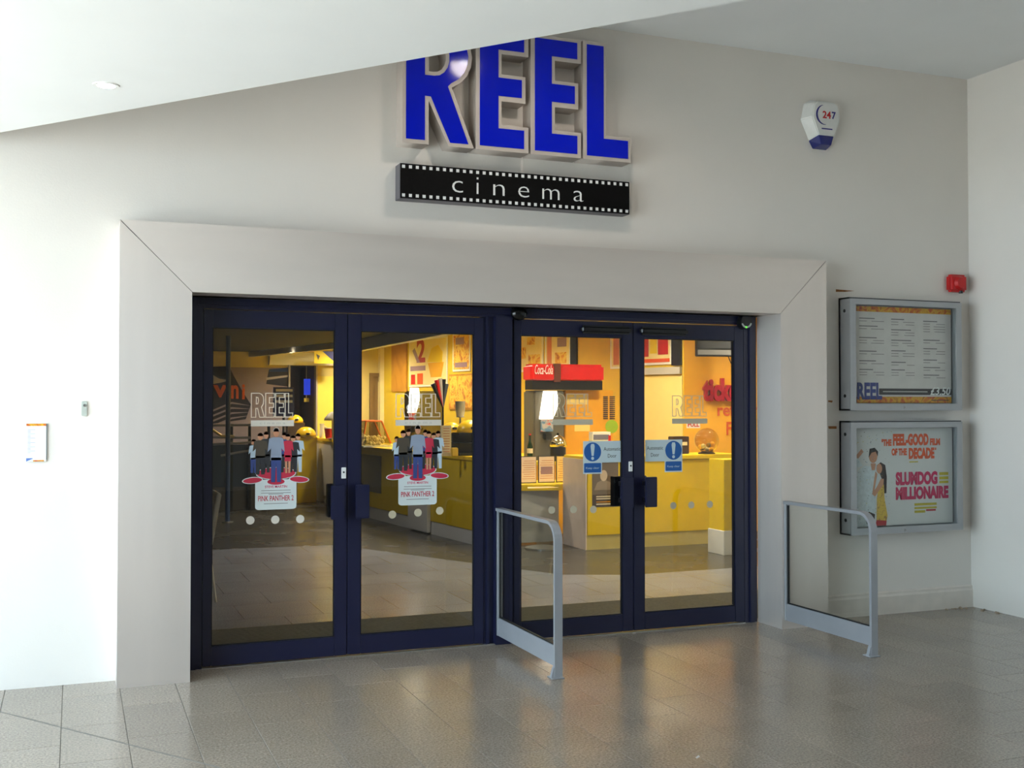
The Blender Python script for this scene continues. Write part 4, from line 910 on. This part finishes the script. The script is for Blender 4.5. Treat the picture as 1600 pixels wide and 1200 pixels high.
# tall yellow cabinet with vents
a = px_box(6.45, (884, 607, 974, 716)); yc = empty('tall_cabinet', ((a[0] + a[1]) / 2, 6.55, .9), 'tall amber cabinet with dark vent grilles and round green sticker', 'cabinet')
MB().box(a[0], min(a[1], 6.66), 6.47, 6.66, .90, 1.80).build('cabinet_body', mat('cabinet_amber', (226, 164, 36), .45), yc, bevel=.01)
for px0, px1 in ((943, 950), (953, 961)):
    b = px_box(6.46, (px0, 618, px1, 655))
    for k in range(12):
        z = b[2] + (b[3] - b[2]) * k / 12; MB().box(b[0], b[1], 6.463, 6.471, z, z + (b[3] - b[2]) / 20).build('vent_slot', INK, yc)
b = px_box(6.46, (946, 656, 966, 677)); CPn = Plane((0, 6.468), (1, 6.468))
plate('green_sticker', [ell((b[0] + b[1]) / 2, (b[2] + b[3]) / 2, (b[1] - b[0]) / 2, (b[3] - b[2]) / 2, 20)], .002, CPn.mat(0, 0, .001), mat('sticker_lime', (150, 190, 40), .5), yc)
for r in ((886, 616, 918, 632), (898, 664, 922, 674)):
    b = px_box(6.46, r); MB().box(b[0], b[1], 6.466, 6.471, b[2], b[3]).build('taped_note', PALE, yc)
# silver coffee urn with cone shade, bottle
u, z = Plane((0, 6.12), (1, 6.12)).uv(872, 712)
ur = empty('drinks_urn', (u, 6.12, .9), 'dark urn with chrome dome lid on the back counter', 'urn')
MB().lathe((u, 6.12, .9), [(.09, 0), (.10, .02), (.10, .16), (.085, .18)], 24).build('urn_body', BLACK, ur, smooth=False)
MB().lathe((u, 6.12, 1.08), [(.12, 0), (.11, .05), (.08, .11), (.03, .14), (.012, .15)], 24).build('urn_lid', mat('chrome', (220, 214, 190), .12, metal=1), ur, smooth=True)
MB().sphere((u, 6.12, 1.24), .018, 12, 8).build('lid_knob', BLACK, ur, smooth=True)
u, z = Plane((0, 6.2), (1, 6.2)).uv(828, 705)
bo = empty('drink_bottle', (u, 6.2, .9), 'slim dark green bottle standing beside the grey drinks machine', 'bottle')
MB().lathe((u, 6.2, .9), [(.034, 0), (.036, .02), (.036, .19), (.014, .25), (.013, .31), (.015, .315), (.015, .33)], 18).build('bottle_glass', mat('bottle_green', (18, 48, 22), .15), bo, smooth=True)
MB().lathe((u, 6.2, 1.0), [(.037, 0), (.037, .06)], 18, False).build('bottle_label', CREAM, bo); MB().cyl((u, 6.2, 1.225), (u, 6.2, 1.245), .016, n=14).build('bottle_cap', RED, bo)
# goods on ticket counter
a = px_box(4.85, (926, 675, 954, 714)); lb = empty('leaflet_box', ((a[0] + a[1]) / 2, 4.85, 1.03), 'small white leaflet box on the ticket counter', 'leaflet box')
MB().box(a[0], a[1], 4.85, 4.95, 1.03, a[3]).build('box_body', WHITE, lb); MB().box(a[0] + .01, a[1] - .02, 4.846, 4.85, a[3] - .09, a[3] - .03).build('box_print', mat('box_blue', (110, 110, 140), .5), lb); MB().box(a[1] - .03, a[1] + .002, 4.845, 4.955, a[3] - .12, a[3] - .04).build('red_tab', RED, lb)
a = px_box(4.72, (1053, 682, 1077, 713)); tb = empty('collection_box', ((a[0] + a[1]) / 2, 4.72, 1.03), 'dark brown box beside the clear globe on ticket counter', 'box')
MB().box(a[0], a[1], 4.72, 4.86, 1.03, a[3]).build('box_body', mat('box_umber', (58, 38, 24), .45), tb, bevel=.006); MB().box(a[0] + .03, a[1] - .03, 4.714, 4.72, 1.13, 1.17).build('box_label', CREAM, tb)
u, z = Plane((0, 4.62), (1, 4.62)).uv(1104, 691)
gl = empty('clear_globe', (u, 4.62, 1.03), 'clear round globe dispenser on ticket counter under a red sign', 'globe')
R_ = .145
MB().lathe((u, 4.62, 1.03), [(.10, 0), (.10, .012), (.05, .03)], 24).build('globe_base', BLACK, gl)
MB().sphere((u, 4.62, 1.045 + R_), R_, 28, 16).build('globe_shell', glass_mat('globe_glass', (236, 226, 186), 2.0), gl, smooth=True)
for k in range(7):
    t = k * .9; MB().sphere((u + .07 * math.cos(t), 4.62 + .07 * math.sin(t), 1.075 + .012 * k), .03, 10, 6).build('prize_ball', [AMB, GREYP, BRN][k % 3], gl, smooth=True)
GPn = Plane((0, 4.47), (1, 4.47)); b = GPn.rect(1083, 659, 1104, 671)
sg = empty('pull_sign', (u, 4.62, 1.34), 'tiny white sign with red capitals above the globe', 'sign')
MB().box(b[0], b[1], 4.612, 4.618, 1.335, 1.335 + b[3] - b[2]).build('sign_card', WHITE, sg)
text('sign_text', 'PULL', Plane((0, 4.612), (1, 4.612)).mat((b[0] + b[1]) / 2, 1.35, .0005), RED, sg, height=(b[3] - b[2]) * .6, width=(b[1] - b[0]) * .85, align='CENTER', bold=.03)
# tickets lettering on amber wall
tk = empty('tickets_lettering', W4.pt(.8, 1.5, 0), 'raised crimson tickets lettering on the amber wall', 'sign')
u0, v0 = W4.uv(1097, 627); _, v1 = W4.uv(1097, 591); u2, _ = W4.uv(1139, 627)
CRIM = mat('crimson_letter', (168, 14, 34), .4)
text('lettering', 'tickets', W4.mat(u0, v0, .002), CRIM, tk, height=v1 - v0, width=(u2 - u0) * 1.72, bold=.045, depth=.07)
rl = empty('wall_lettering', W4.pt(1, 1.3, 0), 'smaller orange red lettering below the crimson word', 'sign')
OR3 = mat('faded_red', (206, 84, 30), .5)
u0, v0 = W4.uv(1121, 650); text('lettering', 'refresh', W4.mat(u0, v0, .002), OR3, rl, height=.16, width=.55, bold=.02, depth=.006)
u0, v0 = W4.uv(1135, 680); text('lettering', 'Food', W4.mat(u0, v0, .002), OR3, rl, height=.17, width=.36, bold=.02, depth=.006)
# hanging television
TP = Plane((7.0, 4.95), (8.0, 4.75)); a = TP.rect(1089, 524, 1152, 557); c = TP.pt((a[0] + a[1]) / 2, a[2], 0)
tv = empty('hanging_television', c, 'black flat television hung from the ceiling over ticket counter', 'television')
MB().slab(TP, a[0], a[1], a[2], a[3] + .12, -.08, 0).build('tv_case', BLACK, tv, bevel=.008)
MB().slab(TP, a[0] + .03, a[1] - .03, a[2] + .10, a[3] + .09, .0005, .004).build('tv_screen', mat('tv_screen', (64, 66, 70), .2), tv)
MB().slab(TP, a[0] + .01, a[1] - .01, a[2] + .02, a[2] + .08, .0005, .004).build('speaker_strip', mat('tv_grey', (120, 120, 122), .3), tv)
q = TP.pt((a[0] + a[1]) / 2, a[3] + .1, -.05); MB().cyl(q, (q.x, q.y, LZ), .025, n=12).build('ceiling_pole', BLACK, tv)
q = TP.pt(a[1] - .1, a[2], -.04); MB().tube([q, q + Vector((.04, 0, -.08)), q + Vector((.12, 0, -.10)), q + Vector((.18, 0, -.02))], .006, 6).build('tv_cable', BLACK, tv)

# goods on the long yellow counter
def food_warmer(px, y, z0, label, r=.15, w=.17, h=.27, body=None):
    u, _ = Plane((0, y), (1, y)).uv(px, 690)
    o = empty('food_warmer', (u, y, z0), label, 'food warmer', 'domed food warmers on the counter')
    MB().box(u - w, u + w, y - w * .8, y + w * .8, z0, z0 + .03).box(u - w, u + w, y + w * .6, y + w * .8, z0 + .03, z0 + h).box(u - w, u + w, y - w * .8, y + w * .8, z0 + h * .5, z0 + h * .55).box(u - w, u + w, y - w * .8, y + w * .8, z0 + h - .03, z0 + h).build('warmer_case', body or BLACK, o, bevel=.006)
    if body: MB().box(u - w + .004, u + w - .004, y - w * .76, y + w * .6, z0 + .03, z0 + h * .5).box(u - w + .004, u + w - .004, y - w * .76, y + w * .6, z0 + h * .55, z0 + h - .03).build('warmer_panel', body, o)
    MB().lathe((u, y, z0 + h), [(r, 0), (r * .98, r * .3), (r * .8, r * .66), (r * .45, r * .92), (.01, r)], 24).build('dome_lid', mat('dome_yellow', (226, 186, 20), .3), o, smooth=True)
    MB().box(u - .03, u + .03, y - r * .95 - .02, y - r * .95, z0 + h + .04, z0 + h + .07).build('lid_handle', BLACK, o, bevel=.004)
food_warmer(733, 5.75, 1.01, 'yellow domed warmer on black case near the door post')
food_warmer(705, 6.55, 1.01, 'yellow domed warmer behind the tall leaflet holder', .13, .15, .25)
food_warmer(461, 12.6, 0, 'tall floor standing yellow domed warmer by dark doorway', .14, .15, 1.30, mat('warmer_brown', (70, 54, 40), .5))
food_warmer(478, 11.6, 0, 'shorter floor standing yellow domed warmer before the white counter', .17, .16, 1.08, YEL)
u, _ = Plane((0, 6.2), (1, 6.2)).uv(717, 650)
cs = empty('cup_stack', (u, 6.15, 1.01), 'stack of white paper cups on tall steel stand', 'cups')
MB().cyl((u, 6.15, 1.01), (u, 6.15, 1.46), .012, n=10).cyl((u, 6.15, 1.01), (u, 6.15, 1.02), .06, n=16).cyl((u, 6.15, 1.455), (u, 6.15, 1.462), .06, n=16).build('cup_stand', STEEL, cs)
for k in range(6): MB().lathe((u, 6.15, 1.463 + .018 * k), [(.045, 0), (.062, .10), (.066, .10)], 20).build('paper_cup', WHITE, cs)
a = px_box(5.62, (690, 665, 705, 711)); lf = empty('leaflet_holder', ((a[0] + a[1]) / 2, 5.65, 1.01), 'tall white price list holder standing on counter front', 'leaflet holder')
MB().box(a[0], a[1], 5.62, 5.66, 1.01, a[3]).build('holder_card', mat('holder_cream', (232, 220, 190), .5), lf)
ln = MB()
for k in range(10): ln.box(a[0] + .02, a[1] - .02, 5.618, 5.6198, 1.06 + .03 * k, 1.066 + .03 * k)
tag(ln.build('price_lines', mat('notice_ink', (186, 90, 70), .6), lf), kind='stuff')
a = px_box(5.5, (706, 697, 715, 709)); nb = MB().box(a[0], a[1] + .01, 5.5, 5.56, 1.01, 1.01 + .10).build('napkin_box', mat('napkin_gold', (236, 196, 60), .5), bevel=.008); tag(nb, 'small golden napkin box beside the price list', 'box')
# clear popcorn bin with orange edges
a = px_box(8.6, (566, 652, 606, 692)); bn = empty('popcorn_bin', ((a[0] + a[1]) / 2, 8.75, 1.01), 'clear sloped popcorn bin with orange edges on yellow counter', 'bin')
x0, x1 = a[0] + .03, a[1] + .05; OE = mat('bin_orange', (226, 110, 16), .4)
MB().prism([(x0, 1.02), (x1, 1.02), (x1, 1.06), (x1 - .14, 1.38), (x0 + .03, 1.38), (x0, 1.2)], 'y', 8.62, 9.02).build('bin_glass', glass_mat('bin_acrylic', (226, 220, 190), 2.0), bn)
for pa, pb_ in (((x1, 1.06), (x1 - .14, 1.38)), ((x1 - .14, 1.38), (x0 + .03, 1.38)), ((x0 + .03, 1.38), (x0, 1.2))):
    for y in (8.61, 9.03): MB().cyl((pa[0], y, pa[1]), (pb_[0], y, pb_[1]), .012, n=8).build('edge_trim', OE, bn)
MB().box(x0 - .01, x1 + .01, 8.6, 9.04, 1.01, 1.03).build('bin_base', WHITE, bn)
pcn = MB()
for k in range(60): pcn.sphere((random.uniform(x0 + .04, x1 - .06), random.uniform(8.66, 8.98), random.uniform(1.05, 1.16)), .028, 6, 4)
tag(pcn.build('popcorn', mat('popcorn_cream', (240, 226, 170), .7), bn), kind='stuff')
# tubs at the far end
u, _ = Plane((0, 11.3), (1, 11.3)).uv(515, 672); tub = empty('red_tub', (u, 11.3, 1.06), 'red round tub on the white counter unit', 'tub')
MB().lathe((u, 11.3, 1.06), [(.065, 0), (.085, .15), (.09, .15), (.09, .16)], 20).build('tub_body', RED, tub); MB().cyl((u, 11.3, 1.222), (u, 11.3, 1.235), .092, n=20).build('tub_lid', WHITE, tub)
u, _ = Plane((0, 11.6), (1, 11.6)).uv(503, 672); jg = empty('white_jug', (u, 11.6, 1.06), 'slim white jug leaning beside the red tub', 'jug')
MB().lathe((u, 11.6, 1.06), [(.04, 0), (.045, .02), (.035, .2), (.04, .24)], 16).build('jug_body', WHITE, jg); MB().tube([(u + .036, 11.6, 1.26), (u + .075, 11.6, 1.24), (u + .075, 11.6, 1.14), (u + .04, 11.6, 1.12)], .008, 6).build('jug_handle', WHITE, jg)
u, _ = Plane((0, 10.9), (1, 10.9)).uv(519, 655); hb = empty('heat_lamp', (u + .02, 10.95, 1.06), 'grey domed heat lamp on stand beside the lemon wall', 'lamp')
MB().cyl((u + .02, 10.95, 1.06), (u + .02, 10.95, 1.5), .015, n=10).cyl((u + .02, 10.95, 1.06), (u + .02, 10.95, 1.075), .08, n=18).build('lamp_stand', STEEL, hb)
MB().lathe((u + .02, 10.95, 1.36), [(.14, 0), (.13, .04), (.07, .11), (.02, .14)], 22).build('lamp_shade', GREYP, hb, smooth=True)
# wire spoon stand in front of the poster wall
u, _ = Plane((0, 6.9), (1, 6.9)).uv(694, 660); ws = empty('spoon_stand', (u, 6.95, 1.01), 'black wire stand with fanned red and grey scoops', 'stand')
MB().cyl((u, 6.95, 1.01), (u, 6.95, 1.62), .012, n=8).cyl((u, 6.95, 1.01), (u, 6.95, 1.02), .07, n=16).build('stand_pole', BLACK, ws)
for k, (dx, dz) in enumerate(((-.14, .30), (-.09, .35), (-.04, .37), (.01, .36), (.05, .30))):
    MB().cyl((u, 6.95, 1.58), (u + dx, 6.95, 1.58 + dz), .012, .03, n=8).build('scoop', [BLACK, RED, GREYP, BLACK, mat('scoop_slate', (70, 76, 90), .5)][k], ws)

# ------------------------------------------------------------------ left of the lobby
bl = empty('balustrade', (1.9, 10.6, 0), 'dark balustrade with metal handrails in front of the mural', 'balustrade')
def B3(px, py, y): return PY(px, py, y)
for (a, b) in (((322, 665), (400, 664)), ((322, 683), (392, 684)), ((322, 695), (450, 688)), ((345, 712), (400, 702))):
    MB().cyl(B3(a[0], a[1], 10.6), B3(b[0], b[1], 10.6), .018, n=8).build('handrail', mat('rail_steel', (150, 146, 140), .35, metal=.7), bl)
MB().cyl(B3(326, 668, 10.2), B3(346, 681, 10.2), .02, n=8).cyl(B3(346, 681, 10.2), B3(366, 682, 10.2), .02, n=8).build('handrail', mat('rail_brass', (206, 180, 110), .35, metal=.6), bl)
for px in (330, 362, 390, 420): u, _ = Plane((0, 10.62), (1, 10.62)).uv(px, 700); MB().box(u - .02, u + .02, 10.62, 10.66, 0, 1.32).build('post', BLACK, bl)
u, _ = Plane((0, 10.7), (1, 10.7)).uv(312, 700); u2, _ = Plane((0, 10.7), (1, 10.7)).uv(448, 700)
MB().box(u, u2, 10.7, 10.74, .35, 1.0).build('infill_panel', mat('infill_slate', (42, 52, 66), .35), bl)
MB().box(u, u2, 10.68, 10.74, 0, .35).build('kerb', mat('kerb_grey', (70, 66, 60), .6), bl)
u, _ = Plane((0, 8.9), (1, 8.9)).uv(356, 700); pl_ = empty('blue_pole', (u, 8.9, 0), 'slim blue pole from lobby floor to ceiling', 'pole')
MB().cyl((u, 8.9, .01), (u, 8.9, LZ2), .032, n=14).build('pole_shaft', mat('pole_blue', (48, 68, 104), .4), pl_); MB().cyl((u, 8.9, 0), (u, 8.9, .012), .08, n=18).build('pole_base', STEEL, pl_)
st = empty('wall_notice_board', (3.0, 10.8, 1.2), 'navy notice board with white lines behind the glass lettering', 'notice board')
NP = Plane((0, 11.2), (1, 11.2)); a = NP.rect(427, 605, 460, 650)
MB().box(a[0], a[1], 11.2, 11.23, a[2], a[3]).build('board_face', mat('board_navy', (28, 34, 84), .5), st)
for k in range(3): MB().box(a[0] + .04, a[1] - .03, 11.196, 11.2, a[3] - .07 - .09 * k, a[3] - .03 - .09 * k).build('board_line', GREYP, st)
MB().cyl(((a[0] + a[1]) / 2, 11.22, 0), ((a[0] + a[1]) / 2, 11.22, a[2]), .02, n=10).cyl(((a[0] + a[1]) / 2, 11.22, 0), ((a[0] + a[1]) / 2, 11.22, .02), .16, n=18).build('board_stand', BLACK, st)
# white chair just inside the first door
ft_ = PZ(341, 943); cxh, cyh = ft_.x - .27, ft_.y + .05
ch = empty('white_chair', (cxh, cyh, 0), 'white moulded chair with slim legs just inside the first door', 'chair')
CW = mat('chair_white', (226, 220, 206), .4)
MB().box(cxh - .22, cxh + .22, cyh - .02, cyh + .42, .43, .46).build('seat', CW, ch, bevel=.012)
MB().add([(cxh + .19, cyh + .0, .46), (cxh + .23, cyh + .0, .46), (cxh + .30, cyh + .0, .88), (cxh + .26, cyh + .0, .89),
          (cxh + .19, cyh + .40, .46), (cxh + .23, cyh + .40, .46), (cxh + .30, cyh + .40, .88), (cxh + .26, cyh + .40, .89)],
         [(0,1,2,3),(7,6,5,4),(0,4,5,1),(1,5,6,2),(2,6,7,3),(3,7,4,0)]).build('backrest', CW, ch, bevel=.008)
for dx, dy, ex in ((.20, .02, .26), (.20, .38, .26), (-.2, .02, -.24), (-.2, .38, -.24)):
    MB().cyl((cxh + dx, cyh + dy, .44), (cxh + ex, cyh + dy, 0), .014, .010, n=10).build('leg', CW, ch)

# ------------------------------------------------------------------ lobby lamps
for k, (x, y) in enumerate(((4.7, 5.9), (5.3, 7.4), (4.6, 8.6), (5.0, 10.4), (4.5, 12.2), (6.3, 5.2), (5.9, 3.6), (7.5, 4.2), (4.7, 2.2))):
    downlight(x, y, LZ, 'warm recessed downlight in the counter ceiling', 'warm downlights over the counters', WARM, 300 if y > 12 else 190, (1, .87, .62), .06, 154)
for x, y, e_ in ((2.2, 3.2, 14), (2.6, 5.6, 60)):
    downlight(x, y, LZ2, 'warm recessed downlight in the grey lobby ceiling', 'downlights in the grey lobby ceiling', WARM, e_, (1, .95, .88), .05, 126, .25)
downlight(3.31, 11.5, 2.47, 'small warm downlight under the white fascia near the mural', None, WARM, 70, (1, .82, .58), .035, 150)
